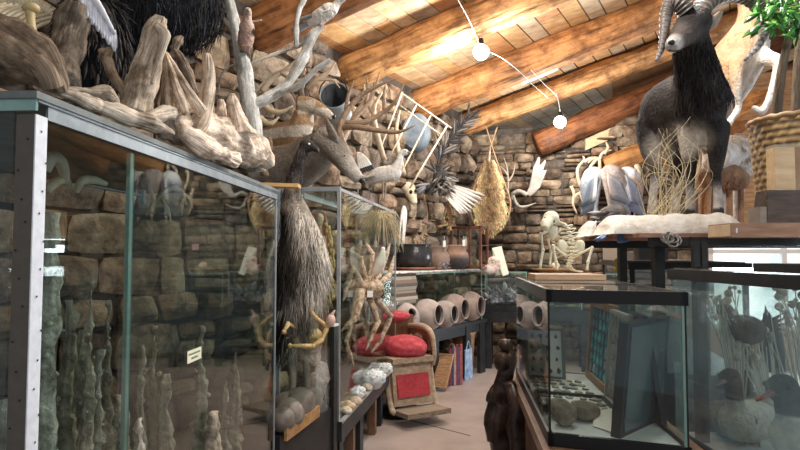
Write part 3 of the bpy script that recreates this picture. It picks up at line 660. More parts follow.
for q in ([(364, 290, 4.85), (353, 268, 4.7), (346, 290, 4.6), (343, 302, 4.55)], [(366, 284, 4.9), (360, 258, 4.8), (347, 249, 4.75)], [(370, 282, 5.0), (372, 254, 5.05), (363, 240, 5.05)],
          [(376, 282, 5.0), (384, 262, 5.2), (390, 244, 5.3)], [(378, 286, 5.1), (390, 274, 5.4), (394, 256, 5.6)], [(364, 296, 4.85), (352, 320, 4.6), (346, 342, 4.45), (354, 366, 4.45)], [(370, 298, 4.9), (378, 322, 4.9), (366, 350, 4.8)],
          [(374, 298, 5.0), (391, 316, 5.4), (380, 342, 5.3), (371, 353, 5.2)]): leg(q, .027)
leg([(362, 290, 4.75), (356, 318, 4.6), (340, 332, 4.45)], .03, 'claw_arm')
m = M(); a, b, c = P(340, 330, 4.4), P(334, 322, 4.3), P(328, 320, 4.25)
# claws of a second crab over the low glass
YCR = mat('yellow_crab_shell', (.45, .28, .10), (.80, .62, .32), scale=20, rough=.5, bump=.3)
c2 = thing('spider_crab', 'yellowish crab with thin bent legs beside the emu feathers', 'crab', P(310, 330, 3.7))
m = M(); cb = P(312, 336, 3.9); m.ball(cb, (.07, .09, .05), 14, 9, amp=.012, fq=14); part('carapace', m, YCR, c2)
for q in ([(306, 305, 3.75), (316, 318, 3.72), (327, 327, 3.7), (333, 322, 3.7)], [(327, 328, 3.7), (322, 340, 3.66), (313, 346, 3.62), (290, 346, 3.6)], [(312, 338, 3.9), (300, 328, 3.8), (288, 324, 3.7), (284, 332, 3.66)]):
    m = M(); pp = [P(*z) for z in q]
    for i in range(len(pp) - 1):
        m.tube([pp[i], pp[i + 1]], [.016, .012], 8, 3, amp=.004, fq=30); m.ball(pp[i + 1], .016, 8, 6)
    part('leg', m, YCR, c2)
m = M(); m.ball(P(331, 320, 3.7), (.03, .03, .04), 12, 8, amp=.006); m.tube([P(331, 316, 3.7), P(335, 310, 3.7)], [.014, .003], 8, 3); part('claw', m, mat('pink_claw', (.75, .5, .42), (.85, .66, .55), scale=20), c2)
# contents of the crab case
rr = random.Random(12)
for i, (px, py, Y, r, lab) in enumerate([(374, 376, 5.1, .095, 'big white coral lump on the crab case floor'), (358, 372, 4.7, .06, 'smaller white coral lump in front of the big one'), (385, 366, 5.6, .07, 'white coral lump at the far end of the crab case')]):
    m = M(); b = Pz(px, Y, ZB2 + r * .75); m.ball(b, (r, r * 1.2, r * .8), 22, 14, amp=r * .28, fq=26)
    for _ in range(26):
        d = V((rr.gauss(0, 1), rr.gauss(0, 1), abs(rr.gauss(0, 1)))).normalized() * r; m.ball(b + V((d.x, d.y * 1.2, d.z * .8)), r * rr.uniform(.12, .24), 7, 5)
    single('coral_lump', m, mat('white_coral', (.62, .68, .70), (.90, .93, .93), scale=18, rough=.8, bump=.6), lab, 'coral', 'white corals in the crab case')
for i, (px, Y, r, c) in enumerate([(350, 4.35, .055, (.8, .66, .48)), (356, 4.5, .05, (.7, .6, .5)), (347, 4.26, .045, (.85, .78, .66)), (362, 4.75, .045, (.75, .62, .45)), (352, 4.7, .05, (.6, .5, .4)), (368, 5.0, .045, (.85, .8, .72)), (375, 5.3, .045, (.7, .6, .48)), (345, 4.45, .04, (.9, .86, .76))]):
    m = M(); m.ball(Pz(px, Y, ZB2 + r * .55), (r, r * .9, r * .6), 14, 9, amp=r * .35, fq=20, col=c)
    single('seashell', m, mat('shell_crust', (.6, .55, .48), (1, .97, .9), scale=22, bump=.5), ('tan knobbly shell', 'brown grey shell', 'pale rounded shell', 'ochre shell', 'dull brown shell', 'cream shell', 'sandy shell', 'small ivory shell')[i] + (' at the near end of the crab case floor', ' second along the crab case floor', ' by the near corner post of the crab case', ' below the crab legs', ' behind the tan knobbly shell', ' beside the big white coral', ' beyond the big white coral', ' touching the inner glass of the crab case')[i], 'shell', 'shells on the crab case floor')
cn = thing('shell_fragment', 'pale greenish pink conch shell above the crab body', 'shell', P(380, 268, 5.0))
part('shell', M().tube([P(383, 250, 5.0), P(380, 262, 5.0), P(375, 272, 5.0), P(371, 278, 5.0)], [.02, .045, .035, .01], 12, 5, amp=.008, fq=16, col=lambda t, k, p: mixc((.62, .72, .6), (.85, .6, .52), t)), PLAIN, cn)
part('tip', M().ball(P(383, 249, 5.0), .018), PLAIN, cn)
m = M(); m.prism([(-.022, -.026), (.022, -.026), (.022, .026), (-.022, .026)], axisT(P(370, 294, 4.72), (-.1, -1, .3)), .004); single('small_card', m, PAPER, 'tiny white card leaning in front of the crab body', 'card', smooth=False)
for i, (px, py, c, lab) in enumerate([(358, 199, (.95, .95, .93), 'white paper tag inside the top of the crab case'), (371, 202, (.9, .35, .38), 'red and white paper tag inside the top of the crab case')]):
    t = thing('price_tag', lab, 'tag', C2(0, 0, 0) * 0 + P(px, py, 5.0 + i * .4)); p = P(px, py, 5.0 + i * .4)
    part('tag_paper', M().slab(p + V((-.012, 0, -.05)), p + V((.012, 0, -.05)), (0, 1, 0), .085, .003, col=c), PLAIN, t, smooth=False)
    part('string', M().tube([p + V((0, 0, .03)), p + V((0, 0, .08))], .0015, 4, 1), PLAIN, t)
STRAW = mat('straw', (.42, .34, .2), (.72, .63, .42), scale=14, rough=.8)
m = M(); rr = random.Random(9); b = P(382, 228, 5.5)
for _ in range(90):
    a = rr.uniform(0, 6.28); d = V((cos(a), sin(a) * .6, rr.uniform(-1.2, .2))); m.tube([b + V((0, 0, .12)), b + V((0, 0, .12)) + d * .1 + V((0, 0, .03)), b + d * .2], [.004, .003, .001], 4, 3)
single('straw_tuft', m, STRAW, 'drooping tuft of straw coloured grass high in the crab case', 'dried grass', 'dried grass in the crab case')
m = M(); b = P(346, 216, 4.6)
for _ in range(50):
    a = rr.uniform(0, 6.28); m.tube([b + V((0, 0, -.1)), b + V((cos(a) * .03, sin(a) * .03, .02)), b + V((cos(a) * .09, sin(a) * .09, .1))], [.004, .003, .001], 4, 3)
single('straw_tuft', m, STRAW, 'upright spray of dried grass behind the near corner post', 'dried grass', 'dried grass in the crab case')
# reddish framed board and golden rattle string inside the near end of the crab case
fb = thing('framed_board', 'tall reddish wooden framed board seen through the near glass pane', 'framed board', P(318, 330, 4.5))
a, b = P(296, 330, 4.5), P(326, 330, 4.6); a.z = b.z = ZB2 + .02
part('board', M().slab(a, b, (0, 1, 0), 1.38, .02), mat('tan_board', (.36, .28, .2), (.5, .4, .3), scale=5, rough=.8), fb, smooth=False)
m = M()
m.slab(a, a + V((.035, 0, 0)), (0, -1, 0), 1.4, .03); m.slab(b - V((.045, 0, 0)), b, (0, -1, 0), 1.4, .03); m.slab(a + V((0, 0, 1.36)), b + V((0, 0, 1.36)), (0, -1, 0), .045, .03)
part('frame', m, mat('red_brown_wood', (.24, .07, .04), (.38, .13, .08), scale=5, stretch=(6, 6, 1)), fb, smooth=False)
rs = thing('rattle_string', 'hanging string of golden seed pods beside the reddish frame', 'rattle', P(331, 300, 4.35)); m = M(); rr = random.Random(4); pp = catmull([P(325, 212, 4.3), P(329, 235, 4.3), P(332, 260, 4.3), P(331, 300, 4.3)], 8)
m.tube(pp, .004, 6, 1); part('string', m, STRAW, rs); m = M()
for p in pp[4:]:
    for _ in range(3): d = V((rr.uniform(-1, 1), rr.uniform(-1, 1), -.8)); m.ball(p + d * .016, (.010, .010, .02), 7, 5)
part('seed_pods', m, mat('gold_pod', (.40, .24, .07), (.66, .46, .2), scale=16, rough=.45), rs)
m = M(); b = P(322, 242, 4.3); m.ball(b, (.035, .03, .05), 12, 8, amp=.01, fq=20); m.ball(b + V((-.02, 0, .16)), (.03, .03, .05), 12, 8, amp=.01, fq=20); m.tube([b + V((0, 0, .03)), b + V((-.02, 0, .14))], .012, 8, 2)
single('dried_root', m, mat('tan_root', (.5, .38, .26), (.72, .6, .46), scale=14, bump=.5), 'knobbly tan dried root hanging against the reddish frame', 'root')

# low glass fronted display in the gap
F1, F2 = V((-.662, 3.36, 0)), V((-.428, 4.03, 0)); EF = (F2 - F1).normalized(); BF = V((-EF.y, EF.x, 0)); LF = (F2 - F1).length; ZF = .60
def CF(s, d, z): return F1 + EF * s + BF * d + V((0, 0, z))
ld = thing('low_display', 'low black display box with glass front between the two tall cases', 'display case', CF(LF / 2, .25, 0))
part('base', M().slab(CF(0, 0, .0), CF(LF, 0, .0), BF, ZF, .5), BLACKW, ld, smooth=False)
part('front_pane', M().slab(CF(.02, .002, ZF), CF(LF - .04, .002, ZF), BF, .53, .006), GLS, ld, smooth=False)
part('corner_post', M().slab(CF(LF - .055, -.015, .0), CF(LF + .0, -.015, .0), BF, 1.13, .05), BLACKS, ld, smooth=False)
part('post_cap', M().slab(CF(LF - .065, -.02, 1.13), CF(LF + .005, -.02, 1.13), BF, .015, .06), PAPER, ld, smooth=False)
wp = thing('wooden_plaque', 'blank golden wooden strip fixed to the low black display front', 'plaque', CF(.15, -.01, .55))
def onF(px, py):
    t = (px - 400) / FPX; k = (t * F1.y - F1.x) / (EF.x - t * EF.y); y = (F1 + EF * k).y; return CF(k, -.004, P(px, py, y).z)
q = [onF(285, 441), onF(317.5, 416), onF(318, 405), onF(285.5, 428)]
part('board', M().hull8([q[0], q[1], q[1] - BF * .02, q[0] - BF * .02], [q[3], q[2], q[2] - BF * .02, q[3] - BF * .02]), OAK, wp, smooth=False)
for p_ in (q[0].lerp(q[3], .5) + EF * .02, q[1].lerp(q[2], .5) - EF * .02): part('screw', M().ball(p_ - BF * .02, (.005, .005, .005)), GALV, wp)
rr = random.Random(15)
rk = [(292, 3.55, .10, .085, 'big smooth grey cobble by the near end of the low glass'), (300, 3.72, .13, .10, 'largest dark cobble in the middle of the low display'), (311, 3.9, .10, .085, 'grey cobble next to the black post behind the low glass'), (287, 3.7, .10, .09, 'dark cobble deep at the near end of the low display'), (306, 4.0, .12, .10, 'broad grey cobble at the back of the low display'), (283, 3.46, .09, .075, 'brownish cobble closest to the long glass case edge')]
for i, (px, Y, w_, h_, lab) in enumerate(rk):
    b = Pz(px, Y, ZF + h_ * .9); m = M(); q = rr.uniform(.75, 1.1); m.ball(b, (w_ * .8, w_, h_), 20, 12, amp=.014, fq=9, col=(q, q * .95, q * .9))
    single('cobble', m, mat('grey_cobble', (.14, .125, .115), (.34, .31, .29), scale=10, rough=.6), lab, 'rock', 'cobbles in the low display')
m = M(); m.ball(P(304, 352, 3.95), (.10, .1, .15), 22, 14, amp=.045, fq=16); m.ball(P(298, 326, 3.95), (.07, .07, .09), 18, 12, amp=.03, fq=20); m.ball(P(311, 378, 4.0), (.12, .1, .14), 22, 14, amp=.04, fq=14)
single('coral_lump', m, mat('pink_coral', (.40, .27, .24), (.72, .56, .50), scale=20, rough=.85, bump=.8, bscale=40), 'lumpy pinkish coral head behind the low glass below the emu', 'coral')

# EMU
em = thing('emu', 'shaggy brown emu with dark neck standing behind the low glass', 'bird', P(302, 400, 3.85))
YE = 3.86
def emc(p):
    n = .5 + noise.noise(p * 9); 
    return mixc(mixc((.03, .028, .03), (.10, .08, .07), n), mixc((.16, .12, .09), (.42, .36, .3), n), 1 - sstep(1.95, 2.12, p.z))
m = M(); m.tube([P(293, 330, YE), P(298, 300, YE), P(303, 262, YE), P(300, 225, YE), P(294, 200, YE)], [.085, .14, .155, .10, .06], 16, 6)
m.tube([P(293, 215, YE), P(292, 196, YE), P(294, 178, YE), P(299, 158, YE), P(304, 148, YE)], [.09, .065, .04, .034, .03], 12, 6)
m.ball(P(307, 146, YE), (.06, .042, .045), X=(1, -.4, -.25))
organic('body', m, FURM, em, .013, colf=emc)
m = M(); m.tube([P(312, 147, YE - .02), P(317, 150, YE - .04), P(319, 153, YE - .05)], [.02, .014, .003], 8, 4, flat=1.3); part('beak', m, mat('dark_beak', (.05, .045, .045), None, rough=.4), em)
m = M(); m.ball(P(309, 144, YE - .045), .008, 8, 6); part('eye', m, GLOSSY, em).data
m = M(); rr = random.Random(21)
def strands(path, rad, n, L, w, cols, front=True):
    c = catmull([P(*q) for q in path], 8); k = len(c)
    for _ in range(n):
        i = rr.randrange(k - 1); r_ = interp(rad, 0, k)[i] if False else rad[min(len(rad) - 1, int(i / k * len(rad)))]
        a = rr.uniform(0, 2 * pi); d = V((cos(a), sin(a), 0)); p = c[i].lerp(c[i + 1], rr.random()) + d * r_
        q = rr.uniform(.7, 1.2); col = rr.choice(cols)
        m.blade(p, V((rr.uniform(-.3, .3), rr.uniform(-.25, .25), -1)) + d * .22, L * rr.uniform(.6, 1.3), w * rr.uniform(.6, 1.2), d, bend=-.15, n=2, tip=.08, col=tuple(q * x for x in col))
def plume(path, rad, n, L, w):
    c = catmull([P(*q) for q in path], 8); k = len(c); rd = interp(rad, 8, k)
    for _ in range(n):
        i = rr.randrange(k - 1); a = rr.uniform(0, 2 * pi); d = V((cos(a), sin(a), 0)); p = c[i].lerp(c[i + 1], rr.random()) + d * rd[i]
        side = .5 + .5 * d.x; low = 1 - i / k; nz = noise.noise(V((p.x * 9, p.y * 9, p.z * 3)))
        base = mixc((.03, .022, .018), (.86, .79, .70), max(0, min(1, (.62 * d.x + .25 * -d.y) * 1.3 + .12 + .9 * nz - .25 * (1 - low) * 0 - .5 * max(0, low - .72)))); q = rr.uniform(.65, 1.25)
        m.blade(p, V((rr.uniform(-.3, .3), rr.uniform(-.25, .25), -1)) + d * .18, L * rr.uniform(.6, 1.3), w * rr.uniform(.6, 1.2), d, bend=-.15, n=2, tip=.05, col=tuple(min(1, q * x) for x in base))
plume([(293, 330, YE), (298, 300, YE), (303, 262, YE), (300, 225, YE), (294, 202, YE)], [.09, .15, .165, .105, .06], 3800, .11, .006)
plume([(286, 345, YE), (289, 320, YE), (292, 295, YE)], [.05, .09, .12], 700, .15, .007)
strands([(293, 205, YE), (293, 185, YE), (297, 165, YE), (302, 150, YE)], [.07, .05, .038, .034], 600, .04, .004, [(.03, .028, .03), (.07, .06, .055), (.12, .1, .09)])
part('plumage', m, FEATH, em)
for dx in (-6, 8):
    m = M(); m.tube([P(297 + dx, 330, YE), P(298 + dx, 352, YE + .03), P(299 + dx, 380, YE), Pz(298 + dx, YE, ZF + .01)], [.05, .03, .022, .02], 10, 5); part('leg', m, mat('emu_leg', (.3, .24, .2), (.45, .38, .32), scale=20), em)

# ================================================================== WALL MOUNTS ABOVE THE CRAB CASE
def eye(parent, p, r=.012): part('eye', M().ball(p, r, 10, 7, col=(.02, .015, .01)), GLOSSY, parent)
dr = thing('deer_mount', 'grey brown deer head with wide dark antlers lowered over the crab case', 'animal mount', P(300, 170, 4.75))
def dcol(p):
    q = (P(360, 180, 4.3) - p).length
    base = mixc((.22, .19, .16), (.42, .37, .32), .5 + .8 * noise.noise(p * 7)); return mixc((.55, .50, .45), base, sstep(.05, .24, q))
YD = 4.45
m = M(); m.tube([P(262, 172, 5.0), P(292, 168, 4.85), P(312, 156, 4.65), P(326, 144, 4.5)], [.20, .20, .17, .12], 18, 6)
m.tube([P(322, 138, 4.5), P(334, 148, 4.42), P(346, 164, 4.36), P(356, 176, 4.33), P(360, 180, 4.32)], [.12, .105, .075, .052, .045], 16, 6, flat=.9)
organic('head_and_neck', m, FURM, dr, .014, colf=dcol)
for a, b, tl in ((P(337, 130, 4.40), P(330, 112, 4.36), .09),):
    pass
def ear(parent, pts, r, c, inner=(.75, .66, .58)):
    m = M(); m.tube([P(*q) for q in pts], [r * .45, r, r * .8, r * .12], 12, 6, flat=.35, col=c); part('ear', m, FURM, parent)
ear(dr, [(338, 148, 4.36), (333, 136, 4.32), (329, 126, 4.30), (326, 118, 4.30)], .042, (.40, .35, .3)); ear(dr, [(316, 146, 4.7), (308, 138, 4.75), (302, 134, 4.75)], .045, (.25, .2, .16))
eye(dr, P(344, 157, 4.315), .017); part('nose', M().ball(P(362, 181, 4.30), (.022, .026, .02)), BLACKP, dr)
def antler(parent, paths, mt=ANTLER, name='antler'):
    m = M()
    for pts, r in paths: m.tube([P(*q) for q in pts], [r * 1.15, r * 1.1, r * .95, r * .65, r * .12], 9, 6, amp=.003, fq=20)
    part(name, m, mt, parent)
antler(dr, [([(350, 156, 4.40), (344, 146, 4.40), (340, 130, 4.42), (346, 113, 4.42), (360, 96, 4.4), (380, 85, 4.35), (398, 78, 4.3)], .024), ([(340, 128, 4.45), (355, 127, 4.35), (375, 130, 4.3), (398, 132, 4.25), (416, 125, 4.2)], .021),
            ([(342, 122, 4.45), (362, 123, 4.4), (382, 113, 4.4), (395, 102, 4.35), (404, 84, 4.3)], .019), ([(346, 110, 4.45), (348, 96, 4.45), (354, 80, 4.4)], .014), ([(384, 111, 4.4), (384, 95, 4.4), (386, 82, 4.4)], .012)])
antler(dr, [([(340, 146, 4.6), (350, 126, 4.8), (358, 110, 4.9), (372, 94, 5.0), (380, 72, 5.0)], .022), ([(352, 122, 4.8), (366, 106, 4.9), (376, 90, 4.9)], .016), ([(366, 104, 4.92), (368, 88, 4.95), (366, 74, 4.95)], .012)])
# pronghorn
pg = thing('pronghorn_mount', 'tan and white pronghorn head looking towards the galvanised bucket', 'animal mount', P(290, 135, 5.2))
def pcol(p):
    x = (p - P(300, 115, 5.1)); b = mixc((.42, .25, .13), (.56, .36, .2), .5 + noise.noise(p * 8))
    w_ = 0
    if p.z < P(0, 126, 5.1).z and p.z > P(0, 137, 5.1).z: w_ = 1
    if p.z < P(0, 112, 5.1).z and p.x > P(312, 0, 5.1).x and p.z > P(0, 122, 5.1).z: w_ = .9
    if P(300, 0, 5.1).x < p.x < P(318, 0, 5.1).x and p.z < P(0, 103, 5.1).z and p.z > P(0, 116, 5.1).z: w_ = .8
    return mixc(b, (.78, .72, .62), w_)
m = M(); m.tube([P(262, 142, 5.45), P(284, 138, 5.3), P(300, 128, 5.15), P(304, 112, 5.1)], [.16, .145, .11, .085], 16, 6)
m.tube([P(300, 104, 5.1), P(312, 106, 5.05), P(324, 112, 5.0), P(332, 117, 4.98)], [.075, .07, .048, .032], 14, 6); organic('head_and_neck', m, FURM, pg, .012, colf=pcol)
eye(pg, P(306, 101, 5.015), .015); part('nose', M().ball(P(334, 117, 4.97), (.016, .025, .018)), BLACKP, pg)
ear(pg, [(298, 104, 5.1), (293, 94, 5.1), (290, 84, 5.1)], .03, (.45, .3, .18))
antler(pg, [([(302, 98, 5.1), (300, 84, 5.1), (302, 70, 5.1), (310, 62, 5.08)], .025)], mat('dark_horn', (.06, .045, .035), (.16, .12, .09), scale=10), 'horn'); antler(pg, [([(306, 99, 5.2), (308, 84, 5.25), (314, 72, 5.25)], .022)], MATS['dark_horn'], 'horn')
# pair of tusks
TUSK = mat('tusk', (.48, .36, .22), (.74, .62, .44), scale=8, rough=.4)
for i, (q, lab) in enumerate([([(262, 102, 4.6), (270, 110, 4.6), (281, 112, 4.58), (293, 106, 4.55)], 'upper curved ivory brown horn beside the silver tree'), ([(260, 118, 4.6), (266, 123, 4.58), (272, 123, 4.56), (279, 117, 4.55)], 'lower small curved horn beside the silver tree')]):
    m = M(); m.tube([P(*z) for z in q], [.026, .024, .018, .005], 10, 6); single('curved_horn', m, TUSK, lab, 'horn', 'curved horns by the silver tree')
# shed antlers behind the silver tree
for i, (paths, lab) in enumerate([
        ([([(262, 92, 4.9), (272, 78, 4.9), (286, 70, 4.9), (298, 60, 4.9), (304, 48, 4.9)], .026), ([(280, 72, 4.9), (290, 78, 4.85), (302, 80, 4.85), (316, 74, 4.8)], .018)], 'thick brown shed antler nearest the silver tree trunk'),
        ([([(300, 96, 5.3), (314, 82, 5.2), (328, 72, 5.2), (336, 62, 5.2)], .024), ([(318, 80, 5.2), (332, 80, 5.2), (340, 88, 5.2)], .014)], 'pale ended shed antler above the pronghorn head'),
        ([([(384, 160, 6.0), (376, 130, 6.0), (374, 108, 6.0), (382, 92, 6.0)], .03), ([(375, 116, 6.0), (366, 100, 6.0), (364, 84, 6.0)], .02)], 'upright grey brown antler between the deer and the sledge frame'),
        ([([(404, 175, 6.6), (398, 150, 6.6), (396, 130, 6.6), (400, 110, 6.6)], .03)], 'straight driftwood grey antler beam behind the white goose')]):
    m = M()
    for pts, r in paths: m.tube([P(*q) for q in pts], [r, r, r * .8, r * .3], 9, 6, amp=.004)
    single('shed_antler', m, mat('weathered_antler', (.30, .22, .15), (.56, .45, .33), scale=8, rough=.7, coord='UV', stretch=(7, 2, 1)), lab, 'antler', 'shed antlers on the stone wall')
# bucket
bu = thing('metal_bucket', 'galvanised bucket tipped towards the room beside the pronghorn nose', 'bucket', P(338, 112, 5.5))
T = axisT(P(344, 126, 5.85), P(334, 95, 5.3) - P(344, 126, 5.85)); L = (P(334, 95, 5.3) - P(344, 126, 5.85)).length
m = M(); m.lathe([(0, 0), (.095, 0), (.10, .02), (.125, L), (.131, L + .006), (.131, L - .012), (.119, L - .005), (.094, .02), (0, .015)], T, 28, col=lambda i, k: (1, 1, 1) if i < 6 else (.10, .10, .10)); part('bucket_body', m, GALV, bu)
h = [T @ V((.13 * cos(a), .13 * sin(a), L + .02 + .05 * sin(a / 1))) for a in [pi * k / 8 for k in range(9)]]
part('handle', M().tube(h, .006, 6, 2), BLACKS, bu)
# wash tub and sledge frame
m = M(); T = axisT(P(415, 132, 7.3), (-.25, -1, -.1)); m.lathe([(0, .05), (.26, .05), (.29, -.02), (.33, -.12), (.345, -.12), (.31, .0), (.28, .07), (0, .07)], T @ Matrix.Diagonal((.5, .72, 1, 1)), 32)
single('wash_tub', m, mat('blue_tin', (.13, .165, .205), (.24, .29, .34), scale=6, rough=.6), 'blue grey metal wash tub hung on the stone wall behind the white frame', 'tub', sharp=True)
sl = thing('sledge_frame', 'pale stick framed sledge rack leaning up the stone wall', 'rack', P(420, 150, 6.7)); WH = mat('whitewashed_stick', (.48, .39, .28), (.66, .57, .44), scale=10, rough=.7)
for a, b, n_ in (((400, 92, 6.6), (451, 128, 6.9), 'rail'), ((398, 104, 6.75), (441, 135, 7.0), 'rail'), ((402, 93, 6.6), (376, 160, 6.5), 'rung'), ((417, 104, 6.7), (388, 160, 6.5), 'rung'), ((431, 115, 6.8), (396, 183, 6.5), 'rung'), ((447, 126, 6.88), (410, 188, 6.5), 'rung'), ((400, 92, 6.62), (398, 106, 6.75), 'rung')):
    part(n_, M().tube([P(*a), P(*b)], .0095, 8, 3, amp=.002), WH, sl)

# ---------------------------------------------------------------- birds
def bird(name, label, foot, head, s, col, ccap, beakc, legc, wingc, neck, body=(.5, .2, .2), tilt=.15, leglen=.3, tail=.35, beak=.12, bw=1, group=None, hook=0, wrap=None, tailc=None, bodyz=None):
    """foot: world point of the feet; head: heading vector; s: body length in metres; neck: local (x, z) points in body lengths"""
    t = thing(name, label, 'bird', foot, group); F = frame(foot, (head[0], head[1], 0)); bz = leglen + body[2] * .8
    m = M(F @ Matrix.Scale(s, 4)); c = V((0, 0, bz)); X = V((cos(tilt), 0, sin(tilt)))
    m.ball(c, body, 18, 12, X=X); m.ball(c + X * .2, (body[0] * .6, body[1] * .95, body[2] * 1.0), 16, 10, X=X)
    npts = [V((x, 0, z + bz)) for x, z, r in neck]; m.tube(npts, [r for *_, r in neck], 12, 5)
    hp = npts[-1]; hr = neck[-1][2]; m.ball(hp + V((hr * .3, 0, 0)), (hr * 1.45, hr * 1.0, hr * 1.1), 14, 9)
    Fi = (F @ Matrix.Scale(s, 4)).inverted()
    organic('body', m, FURM, t, max(.004, s * .022), colf=lambda p: (wrap or (lambda q: ccap if q.z > hp.z - hr * 1.3 and q.x > hp.x - 2 * hr else col))(Fi @ p), smooth=5)
    b0 = hp + V((hr * 1.3, 0, -hr * .1)); m = M(F @ Matrix.Scale(s, 4)); m.tube([b0, b0 + V((beak * .6, 0, -beak * .12)), b0 + V((beak, 0, -beak * (.2 + hook)))], [hr * .5 * bw, hr * .32 * bw, hr * .08], 8, 4, flat=.8); part('beak', m, mat('beak_%s' % name, beakc, None, rough=.4), t)
    for sy in (-1, 1):
        m = M(F @ Matrix.Scale(s, 4)); m.ball(hp + V((hr * .9, sy * hr * .88, hr * .25)), hr * .2, 8, 6, col=(.02, .02, .02)); part('eye', m, GLOSSY, t)
        m = M(F @ Matrix.Scale(s, 4))
        for k in range(9):
            q = k / 8; p = c + V((.28 - .42 * q, sy * body[1] * (.86 - .1 * abs(q - .4)), body[2] * (.45 - .6 * q)))
            m.blade(p, V((-1, sy * -.06, -.10 - .12 * (1 - q))), .42 + .1 * q, .12, (0, sy, .35), n=4, tip=.25, base=.8, th=.006, col=tuple(x * (1 if k % 2 else .8) for x in wingc[min(len(wingc) - 1, int(q * len(wingc)))]))
        part('wing', m, FEATH, t)
        if leglen > .05:
            m = M(F @ Matrix.Scale(s, 4)); m.tube([(.02, sy * .07, bz - body[2] * .7), (.03, sy * .07, leglen * .5), (0, sy * .07, .012)], [.03, .018, .016], 7, 3)
            for ta in (-.5, 0, .5): m.tube([(0, sy * .07, .014), (.10 * cos(ta), sy * .07 + .1 * sin(ta), .006)], [.014, .008], 6, 1)
            part('leg', m, mat('leg_%s' % name, legc, None, rough=.6), t)
    m = M(F @ Matrix.Scale(s, 4))
    for k in range(6): m.blade(c - X * (body[0] * .8) + V((0, (k - 2.5) * .03, 0)), V((-1, (k - 2.5) * .06, -tilt * .6)), tail, .10, (0, 0, 1), n=3, tip=.4, th=.006, col=tailc or wingc[-1])
    part('tail', m, FEATH, t); return t
# doves
bird('mounted_dove', 'grey white dove perched on the topmost silver branch', P(321, 27, 3.1), (1, -.3), .21, (.92, .86, .78), (.95, .90, .82), (.3, .25, .2), (.6, .4, .35), [(.80, .77, .74), (.30, .31, .34)], [(.3, .1, .14), (.42, .26, .10), (.5, .38, .10)], body=(.42, .2, .2), tilt=.5, leglen=.12, tail=.5, beak=.1)
bird('mounted_dove', 'pinkish brown dove perched against the silver tree trunk', P(246, 47, 2.9), (.35, -1), .2, (.62, .42, .34), (.66, .48, .4), (.3, .25, .2), (.6, .4, .35), [(.33, .25, .2), (.25, .2, .17)], [(.22, .2, .14), (.26, .36, .11), (.32, .48, .10)], body=(.40, .2, .2), tilt=.9, leglen=.1, tail=.5, beak=.1)
# goose-like white bird on the case
bird('white_goose', 'small white goose standing on the crab case under the sledge frame', Pz(383, 5.3, ZT2 + .009), (1, -.35), .38, (.93, .91, .87), (.95, .93, .90), (.30, .24, .18), (.34, .25, .18), [(.88, .86, .82), (.78, .76, .72)], [(.30, .1, .15), (.40, .3, .085), (.43, .44, .07), (.50, .50, .075)], body=(.42, .2, .2), tilt=.1, leglen=.48, tail=.3, beak=.13, hook=.4)
ww = thing('white_wing', 'white wing with black feather tips hanging behind the deer nose', 'wing', P(364, 170, 4.9)); m = M(); m2_ = M()
for k in range(6):
    a = P(357 + k * .8, 152 + k * .4, 4.9); d = P(360 + k * 2.4, 172 - k * .9, 4.88) - a; m.blade(a, d, d.length, .04, (0, -1, 0), n=4, tip=.5, base=.6, col=(.90, .88, .82)); m2_.blade(a + d * .85 + V((0, -.006, 0)), d, d.length * .3, .03, (0, -1, 0), n=3, tip=.2, base=.8, col=(.05, .05, .06))
part('feathers', m, FEATH, ww); part('black_tips', m2_, FEATH, ww)
# ================================================================== BARBER CHAIR
ch = thing('barber_chair', 'antique red upholstered barber chair with wooden footrest beside the low table', 'chair', (.0, 6.05, 0))
XF = V((.5, -.866, 0)).normalized(); YF = V((.866, .5, 0)).normalized()      # XF: way the chair faces
CW = mat('chair_wood', (.10, .045, .022), (.26, .13, .07), scale=6, rough=.4); LW = mat('worn_wood', (.30, .21, .14), (.52, .40, .29), scale=6, rough=.6, stretch=(1, 5, 5))
CH0 = V((-.17, 6.12, 0))
def H(x, y, z): return CH0 + XF * x + YF * y + V((0, 0, z))
def cbox(m, x, y, z, sx, sy, sz, **k): return m.box(H(x, y, z), (sx, sy, sz), X=XF, **k)
def rpat(p):  # woven rib rows on the cushions
    return (1, 1, 1) if int((p.z * 60 + p.y * 18)) % 3 else (1.2, 2.2, 2.0)
m = M(); m.ball(H(.11, .19, .67), (.25, .22, .125), 28, 14, X=XF, col=rpat); part('seat_cushion', m, RED, ch)
m = M(); cbox(m, .08, .16, .575, .50, .46, .05); part('seat_frame', m, LW, ch, smooth=False)
m = M(); q0, q1 = H(.26, -.06, .56), H(.34, -.06, .13)
m.hull8([H(.30, -.06, .15), H(.34, -.06, .15), H(.34, .38, .15), H(.30, .38, .15)], [H(.24, -.06, .56), H(.28, -.06, .56), H(.28, .38, .56), H(.24, .38, .56)]); part('leg_panel', m, LW, ch, smooth=False)
m = M(); m.hull8([H(.33, -.02, .23), H(.352, -.02, .23), H(.352, .34, .23), H(.33, .34, .23)], [H(.29, -.02, .44), H(.312, -.02, .44), H(.312, .34, .44), H(.29, .34, .44)], col=(1, 1, 1)); part('calf_pad', m, RED, ch, smooth=False)
m = M()
m2 = M(); m2.hull8([H(.30, -.08, .085), H(.62, -.08, .10), H(.62, .40, .10), H(.30, .40, .085)], [H(.30, -.08, .125), H(.62, -.08, .145), H(.62, .40, .145), H(.30, .40, .125)]); part('footrest', m2, mat('grey_worn_wood', (.18, .14, .10), (.36, .29, .22), scale=7, stretch=(1, 6, 6)), ch, smooth=False)
for y in (-.09, .41): part('footrest_arm', M().tube([H(.22, y, .56), H(.27, y, .3), H(.34, y, .13), H(.40, y, .11)], .018, 8, 5, flat=1.6), LW, ch)
